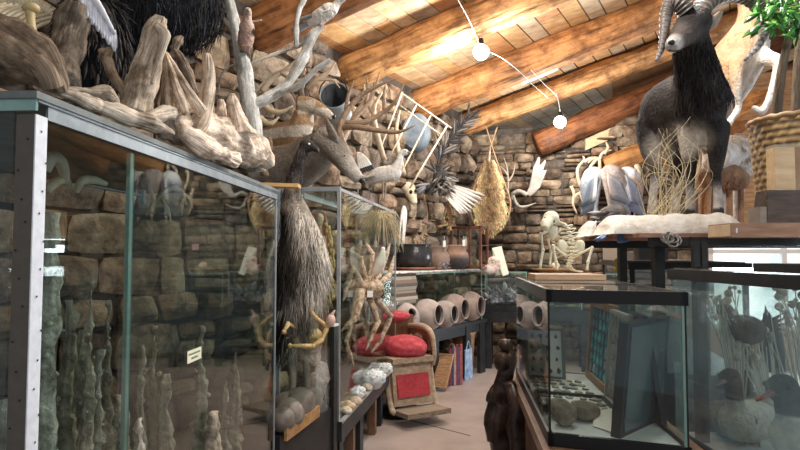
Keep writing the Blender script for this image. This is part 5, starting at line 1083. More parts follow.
# three hanging crane like birds
def crane(lab, px, py, Y, dirx, white, brown, tailc):
    t = thing('hung_bird', lab, 'bird', P(px, py, Y), 'birds hung on the back wall'); m = M(); a = P(px, py, Y)
    body = [P(px - 9 * dirx, py - 8, Y), P(px, py - 4, Y), P(px + 7 * dirx, py + 8, Y), P(px + 12 * dirx, py + 20, Y)]
    m.tube(body, [.07, .15, .14, .05], 14, 6); m.tube([body[0], P(px - 6 * dirx, py + 4, Y - .1), P(px - 3 * dirx, py + 22, Y - .12), P(px - 2 * dirx, py + 30, Y - .12)], [.06, .05, .035, .03], 10, 5); m.ball(P(px - 2 * dirx, py + 32, Y - .12), (.045, .045, .06))
    organic('body', m, FURM, t, .018, colf=lambda p: mixc(white, brown, sstep(-.05, .09, P(0, py - 3, Y).z - p.z)))
    m = M(); rr = random.Random(int(px))
    for k in range(16):
        q = k / 15; p = P(px - 4 * dirx + 11 * dirx * q, py - 5 + 8 * q, Y - .15); m.blade(p, V((dirx * (.12 + .3 * q), 0, -1)), .36, .06, (0, -1, .2), n=4, tip=.3, th=.005, col=mixc(white, tailc, sstep(.02, .5, q + rr.uniform(-.1, .1))))
        m.blade(p + V((0, .02, -.12)), V((dirx * (.15 + .3 * q), 0, -1)), .38, .055, (0, -1, .2), n=4, tip=.3, th=.005, col=tailc)
    part('wing', m, FEATH, t); m = M(); m.tube([P(px - 2 * dirx, py + 33, Y - .13), P(px - 2 * dirx, py + 42, Y - .15)], [.022, .004], 8, 2); part('beak', m, tan_a, t)
    for k in (0, 5): part('leg', M().tube([P(px + 6 * dirx + k, py + 14, Y), P(px + 3 * dirx + k, py + 26, Y), P(px + 1 * dirx + k, py + 36, Y)], .012, 6, 4), tan_a, t)
    return t
crane('white backed crane like bird, first of three beside the tan antlers', 594, 180, 8.6, -.75, (.82, .84, .86), (.30, .32, .36), (.13, .16, .20))
crane('brownish grey crane like bird, middle of three on the back wall', 612, 178, 8.5, 1.0, (.42, .36, .33), (.36, .30, .27), (.20, .21, .25))
crane('white shouldered crane like bird, last of three beside the ram', 628, 180, 8.55, .9, (.86, .87, .9), (.40, .28, .22), (.17, .20, .28))
# ================================================================== FISH TANK ON ITS TABLE
Q0, Q1 = V((.539, 2.2, 0)), V((.962, 2.03, 0)); EQ = (Q1 - Q0).normalized(); BQ = V((.66, 3.42, 0)) - V((.539, 2.2, 0)); LQ = (Q1 - Q0).length; DQ = BQ.length; BQ = BQ.normalized()
ZQ0, ZQ1 = .915, 1.475
def CQ(s, d, z): return Q0 + EQ * s + BQ * d + V((0, 0, z))
at = thing('tank_table', 'brown edged wooden table under the black rimmed glass tank', 'table', CQ(LQ / 2, DQ / 2, 0))
m = M(); m.hull8([CQ(-.03, -.10, ZQ0 - .05), CQ(LQ + .1, -.10, ZQ0 - .05), CQ(LQ + .1, DQ + .06, ZQ0 - .05), CQ(-.03, DQ + .06, ZQ0 - .05)], [CQ(-.03, -.10, ZQ0 - .002), CQ(LQ + .1, -.10, ZQ0 - .002), CQ(LQ + .1, DQ + .06, ZQ0 - .002), CQ(-.03, DQ + .06, ZQ0 - .002)])
part('table_top', m, mat('table_brown', (.22, .12, .08), (.40, .26, .18), scale=5, stretch=(6, 1, 1), rough=.35), at, smooth=False)
for s, d in ((.0, .25), (.0, .75), (LQ, .1), (LQ, DQ - .1)): part('leg', M().slab(CQ(s, d, 0), CQ(s + .07, d, 0), BQ, ZQ0 - .05, .07), BROWNW, at, smooth=False)
tk = thing('fish_tank', 'black rimmed glass tank holding framed arrowheads on the brown table', 'glass tank', CQ(LQ / 2, DQ / 2, ZQ0))
def ring(m, z, h, o=.006, t=.02):
    a, b, c, d = CQ(-o, -o, z), CQ(LQ + o, -o, z), CQ(LQ + o, DQ + o, z), CQ(-o, DQ + o, z)
    m.slab(a, b, BQ, h, t); m.slab(d, c, -BQ, h, t); m.slab(a, d, EQ, h, t); m.slab(b, c, -EQ, h, t)
m = M(); ring(m, ZQ1 - .046, .046); part('top_rim', m, BLACKP, tk, smooth=False)
m = M(); ring(m, ZQ0, .045); part('bottom_rim', m, BLACKP, tk, smooth=False)
hq = ZQ1 - ZQ0 - .02
part('front_pane', M().slab(CQ(.004, .0, ZQ0 + .01), CQ(LQ - .004, .0, ZQ0 + .01), BQ, hq, .006), GLS, tk, smooth=False)
part('back_pane', M().slab(CQ(.004, DQ - .006, ZQ0 + .01), CQ(LQ - .004, DQ - .006, ZQ0 + .01), BQ, hq, .006), GLS, tk, smooth=False)
part('side_pane', M().slab(CQ(0, .006, ZQ0 + .01), CQ(0, DQ - .006, ZQ0 + .01), EQ, hq, .006), GLS, tk, smooth=False)
part('side_pane', M().slab(CQ(LQ - .006, .006, ZQ0 + .01), CQ(LQ - .006, DQ - .006, ZQ0 + .01), EQ, hq, .006), GLS, tk, smooth=False)
part('seam', M().slab(CQ(-.001, -.001, ZQ0 + .04), CQ(.006, -.001, ZQ0 + .04), BQ, hq - .05, .006), BLACKP, tk, smooth=False)
m = M(); m.slab(CQ(LQ - .014, -.002, ZQ0 + .04), CQ(LQ - .006, -.002, ZQ0 + .04), BQ, hq - .06, .008); part('seam', m, GLE, tk, smooth=False)
m = M(); m.slab(CQ(LQ - .006, -.002, ZQ0 + .04), CQ(LQ + .0, -.002, ZQ0 + .04), BQ, hq - .06, .008); part('seam', m, BLACKP, tk, smooth=False)
part('floor_sheet', M().slab(CQ(.012, .012, ZQ0 + .03), CQ(LQ - .012, .012, ZQ0 + .03), BQ, .012, DQ - .024), mat('grey_white_sheet', (.52, .56, .60), (.66, .69, .72), scale=6, rough=.6), tk, smooth=False)
LID = mat('dusty_lid', (.27, .28, .265), (.42, .43, .40), scale=5, rough=.3)
part('lid', M().slab(CQ(.01, .01, ZQ1 - .008), CQ(LQ - .01, .01, ZQ1 - .008), BQ, .007, DQ * .42), GLID, tk, smooth=False)
part('lid', M().slab(CQ(.01, .01 + DQ * .44, ZQ1 - .008), CQ(LQ - .01, .01 + DQ * .44, ZQ1 - .008), BQ, .007, DQ * .52), GLID, tk, smooth=False)
part('lid_hinge', M().slab(CQ(.01, DQ * .43, ZQ1 - .008), CQ(LQ - .01, DQ * .43, ZQ1 - .008), BQ, .009, .015), BLACKP, tk, smooth=False)
ZF_ = ZQ0 + .044
# arrowhead boards
def arrow(T, L, c, parent, rr):
    w = L * rr.uniform(.32, .45); pts = [(0, L * .55), (w * .7, L * .1), (w, -L * .22), (w * .45, -L * .24), (w * .5, -L * .42), (-w * .5, -L * .42), (-w * .45, -L * .24), (-w, -L * .22), (-w * .7, L * .1)]
    m = M(); m.prism([(x + rr.uniform(-.06, .06) * L, y) for x, y in pts], T, .006, col=c); part('arrowhead', m, mat('flint', (.6, .6, .6), (1, 1, 1), scale=40, rough=.5), parent, smooth=False)
def board(name, lab, o, X, Yd, w, h, face, framec, rows, L, pal, seed, fw=.02, cat='framed board'):
    """o: lower corner; X width direction; Yd height direction"""
    X, Yd = V(X).normalized(), V(Yd).normalized(); N = X.cross(Yd).normalized()
    t = thing(name, lab, cat, o); T = Matrix((X, Yd, N)).transposed().to_4x4(); T.translation = V(o)
    def bx(m, x0, y0, x1, y1, z0, z1): m.hull8([T @ V(p) for p in ((x0, y0, z0), (x1, y0, z0), (x1, y1, z0), (x0, y1, z0))], [T @ V(p) for p in ((x0, y0, z1), (x1, y0, z1), (x1, y1, z1), (x0, y1, z1))])
    m = M(); bx(m, 0, 0, w, h, 0, .012); part('backing', m, face, t, smooth=False)
    if framec:
        m = M(); bx(m, 0, 0, w, fw, 0, .026); bx(m, 0, h - fw, w, h, 0, .026); bx(m, 0, fw, fw, h - fw, 0, .026); bx(m, w - fw, fw, w, h - fw, 0, .026); part('frame', m, framec, t, smooth=False)
    rr = random.Random(seed)
    for j in range(rows[1]):
        for i in range(rows[0]):
            Ta = T @ Matrix.Translation((fw + (w - 2 * fw) * (i + .5) / rows[0] + rr.uniform(-.006, .006), fw + (h - 2 * fw) * (j + .5) / rows[1], .0165)) @ Matrix.Rotation(rr.uniform(-.25, .25), 4, 'Z'); arrow(Ta, L * rr.uniform(.7, 1.15), rr.choice(pal), t, rr)
    return t
FL1 = [(.30, .30, .29), (.42, .40, .36), (.22, .23, .24), (.5, .46, .4), (.35, .38, .36)]
WHB = mat('white_board', (.74, .76, .74), (.84, .85, .83), scale=8, rough=.7)
board('arrowhead_tray', 'white arrowhead board lying flat nearest the pebbles in the tank', CQ(.015, .30, ZF_ + .002), EQ, BQ, .30, .28, WHB, BLACKP, (5, 3), .055, FL1, 3, fw=.012)
board('arrowhead_tray', 'second white arrowhead board lying flat deeper in the tank', CQ(.015, .60, ZF_ + .002), EQ, BQ, .28, .34, WHB, None, (6, 4), .05, FL1, 5, fw=.008)
board('arrowhead_card', 'small white framed card of dark little arrowheads upright at the back of the tank', CQ(.03, 1.0, ZF_ + .002), EQ, (0, .12, 1), .20, .26, WHB, mat('grey_frame', (.16, .17, .17), None), (4, 4), .03, [(.12, .06, .05), (.16, .14, .13), (.3, .1, .08)], 9, fw=.014)
TQB = mat('turquoise_board', (.015, .035, .05), (.06, .30, .34), scale=26, rough=.3, ramp=(.42, .62), bump=.2)
# boards leaning lengthways: width along BQ, height up and tilted to the right
board('framed_arrowheads', 'brown framed dark board of turquoise arrowheads leaning in the tank', CQ(LQ - .075, 1.16, ZF_ + .0), -BQ, EQ * .08 + V((0, 0, .98)), .50, .41, mat('dark_teal', (.02, .06, .07), (.04, .12, .13), scale=10), mat('honey_frame', (.26, .13, .05), (.42, .24, .1), scale=6), (6, 6), .055, [(.06, .42, .45), (.10, .55, .55), (.03, .22, .28), (.35, .5, .45), (.08, .35, .42)], 11, fw=.035)
board('framed_arrowheads', 'pale board of grey arrowheads leaning behind the black framed picture', CQ(LQ - .10, .64, ZF_ + .0), -BQ, EQ * .08 + V((0, 0, .98)), .28, .40, mat('grey_board', (.36, .37, .35), (.48, .48, .45), scale=8), mat('silver_frame', (.45, .45, .42), None), (5, 5), .05, FL1, 13, fw=.015)
pf = thing('black_framed_picture', 'tall black framed glazed picture standing nearest the tank front', 'framed picture', CQ(.2, .1, ZF_))
a = P(610.5, 437, 2.16); a.z = ZF_; b = Pz(650, 2.42, ZF_); tp = P(621, 336, 2.2) - P(610.5, 437, 2.16); tp = V((tp.x * .7, tp.y * .2, .40)); Xd = (b - a); nn = Xd.cross(tp).normalized()
m = M(); th = nn * .035; m.hull8([a, b, b + th, a + th], [a + tp, b + tp, b + tp + th, a + tp + th]); part('frame', m, mat('black_frame', (.015, .015, .017), (.03, .03, .033), scale=8, rough=.3), pf, smooth=False)
m = M(); i0 = a + Xd * .07 + tp * .04; i1 = b - Xd * .07 + tp * .04; u_ = tp * .92
sgn = -nn if nn.dot(V((0, -1, 0))) > 0 else nn
o_ = (th if nn.dot(V((0, -1, 0))) > 0 else V((0, 0, 0))); k_ = nn * .003 if nn.dot(V((0, -1, 0))) > 0 else -nn * .003
m.hull8([i0 + o_, i1 + o_, i1 + o_ + k_, i0 + o_ + k_], [i0 + u_ + o_, i1 + u_ + o_, i1 + u_ + o_ + k_, i0 + u_ + o_ + k_]); part('glazed_face', m, mat('blue_grey_glaze', (.05, .075, .09), (.10, .135, .155), scale=4, rough=.12, spec=.8), pf, smooth=False)
pf2 = thing('leaning_frame', 'thin dark frame leaning the other way beside the black framed picture', 'framed picture', CQ(.36, .2, ZF_))
a = P(676, 441, 2.16); a.z = ZF_; a = a + V((.025, .12, 0)); b = a + BQ * .2; tp = V((-.06, .02, .41)); m = M(); n = V((-.02, 0, 0)); m.hull8([a, b, b + n, a + n], [a + tp, b + tp, b + tp + n, a + tp + n]); part('frame', m, MATS['black_frame'], pf2, smooth=False)
m = M(); m.hull8([a + BQ * .04 + tp * .06 + V((.001, 0, 0)), b - BQ * .04 + tp * .06 + V((.001, 0, 0)), b - BQ * .04 + tp * .06, a + BQ * .04 + tp * .06], [a + BQ * .04 + tp * .94 + V((.002, 0, 0)), b - BQ * .04 + tp * .94 + V((.002, 0, 0)), b - BQ * .04 + tp * .94, a + BQ * .04 + tp * .94]); part('glazed_face', m, mat('slate_face', (.10, .13, .15), (.18, .2, .22), scale=5, rough=.3), pf2, smooth=False)
for i, (px, py, Y, r, lab) in enumerate([(563.5, 428, 2.29, (.042, .04, .045), 'dark mottled egg shaped stone standing at the tank front'), (554, 414, 2.40, (.045, .045, .038), 'round brown grey stone behind the egg shaped one'), (582, 421, 2.37, (.06, .045, .038), 'pale pointed stone beside the white paper in the tank'), (543.5, 409, 2.48, (.045, .04, .03), 'flat grey brown stone touching the tank side pane')]):
    p = Pz(px, Y, ZF_ + r[2] * .96); p.x = max(p.x, (Q0 + BQ * ((Y - 2.2) / BQ.y)).x + r[0] * 1.15 + .02); m = M(); m.ball(p, r, 20, 13, amp=.006, fq=22); single('round_stone', m, mat('brown_stone', (.13, .10, .08), (.34, .28, .22), scale=16, rough=.75, bump=.4), lab, 'stone', 'stones in the glass tank')
m = M(); q = [Pz(590, 2.28, ZF_ + .003), Pz(608, 2.2, ZF_ + .003), P(612, 409, 2.36), P(595, 411, 2.42)]; m.hull8(q, [x + V((0, .003, .001)) for x in q]); single('white_paper', m, PAPER, 'blank white paper leaning against the black framed picture', 'paper', smooth=False)
# gnarled dark root stand at the table side
m = M(); OX = V((.04, 0, 0)); g0 = Pz(503, 3.3, .004)
m.tube([g0, P(502, 420, 3.3), P(500, 395, 3.3), P(504, 372, 3.3), P(506, 352, 3.32), P(508, 340, 3.34)], [.065, .06, .065, .05, .045, .028], 16, 8, amp=.03, fq=9, ridge=.12, nr=4, twist=.05)
m.tube([Pz(518, 3.1, .004), P(518, 430, 3.1), P(514, 402, 3.12), P(510, 385, 3.2)], [.05, .05, .04, .03], 14, 7, amp=.02, fq=10, ridge=.12, nr=4)
m.ball(P(503, 362, 3.28), (.05, .05, .06), 14, 9, amp=.012); m.ball(P(505, 346, 3.3), (.035, .04, .04), 14, 9, amp=.012); m.tube([P(498, 398, 3.3), P(494, 408, 3.3), P(492, 424, 3.3), P(494, 440, 3.3)], [.03, .04, .05, .04], 12, 6, amp=.012)
single('root_stand', m, mat('polished_root', (.012, .008, .007), (.085, .05, .038), scale=8, rough=.3, bump=.5), 'dark gnarled polished root standing at the side of the tank table', 'root')

# ------------------------------------------------------------------ skeleton on the tank
ske = thing('animal_skeleton', 'small cream animal skeleton crouching on a wooden board on the tank', 'skeleton', CQ(.2, .95, ZQ1)); YS = 3.12
BN = mat('cream_bone', (.66, .60, .42), (.90, .85, .68), scale=25, rough=.55)
m = M(); a, b = Pz(535, 3.02, ZQ1 + .001), Pz(606, 3.0, ZQ1 + .001); m.hull8([a, b, b + V((0, .26, 0)), a + V((.02, .26, 0))], [x + V((0, 0, .026)) for x in (a, b, b + V((0, .26, 0)), a + V((.02, .26, 0)))]); part('base_board', m, mat('tan_pine', (.50, .32, .2), (.68, .48, .33), scale=6, stretch=(1, 6, 6)), ske, smooth=False)
ZB_ = ZQ1 + .027
m = M(); sk0 = P(551, 218, YS - .03); m.ball(sk0, (.042, .045, .038)); m.tube([sk0, P(546, 224, YS - .07), P(545, 229, YS - .10)], [.032, .03, .018], 10, 4); m.ball(P(556, 221, YS), (.02, .03, .02))
organic('skull', m, BN, ske, .006)
for x, y in ((545.5, 219), (553, 221)): part('eye_socket', M().ball(P(x, y, YS - .066), (.011, .008, .012), 10, 7), mat('dark_hollow', (.12, .09, .06)), ske)
sp = [P(558, 222, YS), P(566, 226, YS + .01), P(570, 236, YS), P(572, 248, YS - .01), P(571, 258, YS - .02), P(569, 266, YS - .03), P(574, 270.5, YS - .02), P(580, 271.5, YS)]
for k, p in enumerate(catmull(sp, 3)):
    r_ = .0105 if k < 16 else .006; part('vertebra', M().ball(p, (r_ * 1.3, r_, r_ * .8), 8, 6).tube([p, p + V((0, -.016, .004))], [.004, .002], 5, 1).tube([p - V((.016, 0, 0)), p + V((.016, 0, 0))], [.003, .003], 5, 1), BN, ske)
c_ = catmull(sp, 5)
for k in range(8):
    p = c_[5 + k * 2]
    for sx in (-1, 1):
        w_ = .045 + .018 * sin(pi * k / 7); part('rib', M().tube([p, p + V((sx * w_ * .8, .01, .006)), p + V((sx * w_ - .02, .06, -.012)), p + V((sx * .02 - .035, .09, -.02))], [.0035, .004, .0035, .002], 6, 4), BN, ske)
def limb(name, q, r):
    m = M(); pp = [P(*z) for z in q]
    pp[-1].z = max(pp[-1].z, ZB_ + r)
    for i in range(len(pp) - 1): m.tube([pp[i], pp[i].lerp(pp[i + 1], .5), pp[i + 1]], [r * 1.2, r * .8, r * 1.2], 8, 3); m.ball(pp[i], r * 1.45, 8, 6)
    part(name, m, BN, ske)
limb('foreleg', [(556, 228, YS), (541, 234, YS - .05), (543, 250, YS - .08), (540, 268, YS - .09)], .007); limb('foreleg', [(560, 230, YS), (548, 240, YS - .02), (551, 252, YS - .04), (550, 266, YS - .06)], .006)
limb('hind_leg', [(575, 256, YS), (592, 248, YS - .04), (588, 262, YS - .06), (587, 270, YS - .07)], .007); limb('hind_leg', [(566, 256, YS), (553, 246, YS - .08), (556, 262, YS - .09), (557, 270, YS - .09)], .007)
for px, f in ((578, 1), (564, -1)):
    m = M(); m.ball(P(px + f * 1, 247, YS), (.03, .012, .042), 12, 8, X=(1, 0, -.5 * f), amp=.004); part('pelvis', m, BN, ske)
m = M(); m.ball(P(553, 232, YS - .03), (.025, .008, .035), 12, 8); part('shoulder_blade', m, BN, ske)

# ================================================================== RAISED SHELF WITH RAM
sf = thing('steel_shelf', 'black steel shelf frame carrying the ram plinth and basket', 'shelf', P(730, 250, 3.2))
zb = P(740, 246, 2.9).z; zt = P(740, 237, 2.9).z
a, b = Pz(692, 2.9, 0), Pz(900, 2.9, 0)
part('front_bar', M().slab(a + V((0, 0, zb)), b + V((0, 0, zb)), (0, 1, 0), zt - zb, .05), BLACKS, sf, smooth=False)
part('back_bar', M().slab(Pz(560, 3.75, zb), Pz(830, 3.75, zb), (0, 1, 0), zt - zb, .05), BLACKS, sf, smooth=False)
part('side_bar', M().slab(Pz(652, 3.0, zb), Pz(692, 2.92, zb), (0, 1, 0), zt - zb, .05), BLACKS, sf, smooth=False)
for px, Y, wd in ((655, 3.05, .05), (866, 2.95, .05), (700, 3.75, .05)): part('post', M().slab(Pz(px, Y, 0), Pz(px, Y, 0) + V((wd, 0, 0)), (0, 1, 0), zb, .05), BLACKS, sf, smooth=False)
part('post', M().slab(Pz(620, 3.75, 0), Pz(627, 3.75, 0), (0, 1, 0), zb, .05), BLACKS, sf, smooth=False)
for px in (694, 702): part('short_post', M().slab(Pz(px, 2.72, 1.545), Pz(px + 6, 2.72, 1.545), (0, 1, 0), zb - 1.545 + .02, .03), BLACKS, sf, smooth=False)
part('shelf_boards', M().slab(Pz(640, 2.95, zt), Pz(900, 2.95, zt), (0, 1, 0), .02, 1.95), mat('reddish_board', (.24, .12, .08), (.40, .22, .15), scale=5, stretch=(1, 6, 6)), sf, smooth=False)
part('shelf_edge', M().slab(Pz(608, 3.25, P(620, 235, 3.25).z), Pz(660, 3.25, P(620, 235, 3.25).z), (0, 1, 0), px2m(10, 3.25), .5), PINE, sf, smooth=False)
cg = thing('wire_coil', 'coil of grey wire hanging under the shelf corner', 'wire', P(670, 240, 2.9)); m = M(); rr = random.Random(4)
for k in range(7): c = P(669 + rr.uniform(-3, 5), 238 + rr.uniform(-1, 3), 2.88); r_ = rr.uniform(.02, .035); m.tube([c + V((r_ * cos(a), .015 * sin(2 * a + k), r_ * sin(a))) for a in [2 * pi * j / 14 for j in range(15)]], .0035, 5, 1)
part('wire', m, mat('grey_wire', (.3, .28, .26), (.5, .46, .42), scale=20, rough=.4), cg)
BLU = mat('blue_foot', (.05, .10, .24), (.12, .22, .42), scale=14, rough=.4)
bf = thing('dark_seabird', 'dark seabird with blue webbed feet resting on the shelf end', 'bird', P(606, 222, 3.35)); organic('body', M().tube([P(598, 222, 3.4), P(606, 216, 3.4), P(618, 212, 3.42), P(626, 213, 3.45)], [.03, .05, .05, .02], 12, 6), FURM, bf, .01, colf=lambda p: mixc((.08, .075, .075), (.22, .19, .17), .5 + noise.noise(p * 14)))
m = M(); rr = random.Random(2)
for k in range(24): m.blade(P(602 + k * .9, 212 + rr.uniform(-2, 5), 3.34), (rr.uniform(-1, -.2), -.1, rr.uniform(-.5, .1)), .09, .025, (0, -1, .4), n=2, col=rr.choice([(.07, .07, .08), (.16, .16, .17), (.45, .45, .45), (.1, .08, .08)]))
part('plumage', m, FEATH, bf)
for q in ([(611, 230, 3.2), (604, 236, 3.18), (598, 240, 3.16)], [(622, 231, 3.2), (622, 236, 3.18), (623, 242, 3.16)]):
    m = M(); m.tube([P(*z) for z in q], [.014, .028, .03], 10, 4, flat=.35); part('foot', m, BLU, bf)
# white rock plinth
plin = thing('rock_plinth', 'cream plaster rock slab under the mouflon ram', 'plinth', P(690, 232, 3.2)); m = M()
n1, n2 = 40, 12; vs = []; zlo = zt + .021
for i in range(n1 + 1):
    for j in range(n2 + 1):
        u = i / n1; v = j / n2; e = min(1, min(u, 1 - u) * 9) ** .5; x0 = Pz(612 + 140 * u, 3.05, 0).x; hgt = (.10 + .025 * noise.noise(V((u * 7, v * 3, 1)))) * e * (1 if 0 < i < n1 else .1)
        vs.append(V((x0 + .02 * noise.noise(V((v * 4, u, 0))), 3.05 - .035 * sin(pi * u) * (1 - v) + .62 * v + .02 * noise.noise(V((u * 12, 0, 3))) * (v == 0), zlo + hgt * (min(1, .35 + v * 8)))))
N0 = len(vs); vs += [V((p.x, p.y, zlo)) for p in vs]
fs = [(i * (n2 + 1) + j, (i + 1) * (n2 + 1) + j, (i + 1) * (n2 + 1) + j + 1, i * (n2 + 1) + j + 1) for i in range(n1) for j in range(n2)] + [(i * (n2 + 1), N0 + i * (n2 + 1), N0 + (i + 1) * (n2 + 1), (i + 1) * (n2 + 1)) for i in range(n1)] + [(i * (n2 + 1) + n2, (i + 1) * (n2 + 1) + n2, N0 + (i + 1) * (n2 + 1) + n2, N0 + i * (n2 + 1) + n2) for i in range(n1)]
fs += [(j, j + 1, N0 + j + 1, N0 + j) for j in range(n2)] + [(n1 * (n2 + 1) + j, N0 + n1 * (n2 + 1) + j, N0 + n1 * (n2 + 1) + j + 1, n1 * (n2 + 1) + j + 1) for j in range(n2)]
m.add(vs, fs); part('rock_top', m, mat('plaster_rock', (.58, .53, .46), (.80, .77, .72), scale=9, rough=.9, bump=.6), plin)
ZP = zlo + .095
# ram
YR = 3.32
ram = thing('mouflon_ram', 'dark brown mouflon ram with curled ribbed horns standing on the rock', 'ram', Pz(686, YR, ZP))
def G_(px, Y): return Pz(px, Y, ZP - .004)
m = M()
m.tube([P(660, 122, 3.55), P(668, 112, 3.48), P(682, 106, 3.4), P(696, 104, 3.3), P(706, 100, 3.22)], [.13, .17, .185, .185, .13], 18, 6)
m.ball(P(661, 118, 3.55), (.13, .14, .16)); m.ball(P(703, 108, 3.25), (.115, .14, .19))
m.tube([P(703, 105, 3.22), P(699, 82, 3.18), P(695, 58, 3.15), P(691, 36, 3.13)], [.155, .125, .10, .085], 16, 6)
m.tube([P(697, 19, 3.13), P(691, 26, 3.09), P(682, 36, 3.01), P(674, 44, 2.95), P(670, 47, 2.93)], [.086, .086, .060, .042, .034], 18, 6)
legs = [([(714, 126, 3.2), (717, 150, 3.16), (716, 176, 3.16), (718, 196, 3.16)], 719, 3.16), ([(692, 128, 3.28), (690, 152, 3.24), (690, 178, 3.24), (690, 198, 3.24)], 691, 3.24),
        ([(655, 128, 3.55), (650, 148, 3.52), (655, 172, 3.56), (653, 196, 3.54)], 652, 3.53), ([(672, 130, 3.62), (672, 150, 3.6), (678, 174, 3.64), (676, 196, 3.62)], 675, 3.6)]
for q, fx, fy in legs:
    pts = [P(*z) for z in q] + [G_(fx, fy)]; rads = [.085, .050, .027, .024, .032] if q[0][0] > 680 else [.12, .062, .030, .025, .033]; m.tube(pts, rads, 12, 5)
def rcol(p):
    n = .5 + .9 * noise.noise(p * 12); c = mixc((.008, .0075, .009), (.036, .03, .031), n)
    zz = p.z - ZP
    brown = sstep(.16, .34, (p - P(703, 60, 3.15)).length); 
    side = mixc((.018, .014, .013), (.055, .043, .038), n); d = (p - P(672, 96, 3.3)).length; c = mixc(side, c, sstep(.08, .24, d))
    hd = (p - P(676, 42, 3.0)).length
    if hd < .2: c = mixc(mixc((.05, .04, .036), (.12, .095, .085), n), c, sstep(.05, .2, hd))
    mz = (p - P(669, 47, 2.93)).length; c = mixc((.66, .63, .60), c, sstep(.04, .10, mz))
    leg = sstep(.20, .10, zz) if p.x > P(682, 0, p.y).x else sstep(.30, .18, zz); wl = .55 + .45 * noise.noise(p * 20); c = mixc(c, (.74, .70, .66), leg * max(0, min(1, wl + .25)))
    if zz < .045: c = (.05, .045, .04)
    by = P(0, 132, p.y).z
    if p.z < by + .02 and zz > .36 and P(684, 0, p.y).x < p.x < P(703, 0, p.y).x: c = mixc(c, (.80, .76, .72), .9 * sstep(by + .02, by - .02, p.z))
    sd = ((p.x - P(661, 150, 3.5).x) ** 2 + (p.z - P(661, 150, 3.5).z) ** 2) ** .5
    return mixc((.52, .46, .40), c, sstep(.05, .14, sd))
organic('body', m, FURM, ram, .013, colf=rcol, smooth=5)
rr = random.Random(8); m = M()
def furpatch(m, path, rads, n, L, w, keep=None):
    c = catmull([P(*q) for q in path], 6); k = len(c); rd = interp(rads, 6, k)
    for _ in range(n):
        i = rr.randrange(k - 1); a = rr.uniform(0, 2 * pi); ax = (c[i + 1] - c[i]).normalized(); u = ax.cross(V((0, 1, .2))).normalized(); w2 = ax.cross(u); d = u * cos(a) + w2 * sin(a); p = c[i].lerp(c[i + 1], rr.random()) + d * rd[i] * .97
        col = rcol(p); q = rr.uniform(.75, 1.5); m.blade(p, V((rr.uniform(-.3, .3), 0, -1)) + d * .2, L * rr.uniform(.6, 1.2), w, d, bend=-.1, n=2, tip=.05, col=tuple(min(1, x * q) for x in col))
furpatch(m, [(660, 122, 3.55), (682, 106, 3.4), (706, 100, 3.22)], [.13, .185, .13], 900, .05, .006); furpatch(m, [(703, 105, 3.22), (699, 82, 3.18), (695, 58, 3.15), (691, 40, 3.13)], [.155, .125, .10, .085], 1100, .06, .006)
part('coat', m, FURM, ram)
HORN = mat('ribbed_horn', (.10, .085, .075), (.27, .23, .20), scale=10, rough=.45)
def horn(q, r0):
    pts = catmull([P(*z) for z in q], 16); k = len(pts); rad = [(r0 * (1 - .86 * (i / k) ** 1.25)) * (1 + .07 * sin(i * 1.25)) for i in range(k)]
    m = M(); m.tube(pts, rad, 14, 1, flat=.85, col=lambda t, kk, p: mixc((1, 1, 1), (1.25, 1.35, 1.6), sstep(.55, .85, t)) if int(t * k) % 5 > 1 else (.45, .43, .43)); part('horn', m, HORN, ram)  # tips tinted bluish, painting in daylight on the horn ends
horn([(687, 12, 3.06), (679, 3, 3.06), (671, 3, 3.08), (666, 15, 3.08), (664, 34, 3.06), (661, 50, 3.04), (656, 61, 3.02)], .055)
horn([(697, 15, 3.14), (708, 2, 3.16), (728, -6, 3.2), (748, -2, 3.24), (762, 14, 3.24), (764, 32, 3.22), (757, 48, 3.18), (745, 60, 3.15)], .064)
for q in ([(708, 30, 3.12), (713, 23, 3.1), (719, 16, 3.1), (723, 12, 3.1)],): ear(ram, q, .04, (.50, .43, .36))
eye(ram, P(699, 26, 3.015), .012); part('nose', M().ball(P(671.5, 42.5, 2.90), (.018, .012, .013)), BLACKP, ram); part('mouth', M().tube([P(668, 50, 2.89), P(674, 51, 2.90), P(682, 50, 2.95)], .004, 6, 3), BLACKP, ram)
# dry grass
m = M(); rr = random.Random(12)
for _ in range(38):
    b = G_(rr.uniform(645, 680), 3.14 + rr.uniform(-.06, .1)) ; t_ = P(rr.uniform(640, 700), rr.uniform(115, 190), 3.1); md = b.lerp(t_, .55) + V((rr.uniform(-.16, .16), rr.uniform(-.03, .03), rr.uniform(-.04, .10))); m.tube([b, md, t_], [.0022, .002, .0008], 4, 6, col=rr.choice([(.62, .52, .32), (.75, .65, .42), (.5, .38, .22), (.82, .74, .52)]))
tag(single('grass', m, mat('dry_grass', (.8, .8, .8), (1, 1, 1), scale=10), 'dry straw coloured grass standing before the ram hind legs', 'grass'), 'dry straw coloured grass standing before the ram hind legs', 'grass', None, 'stuff')

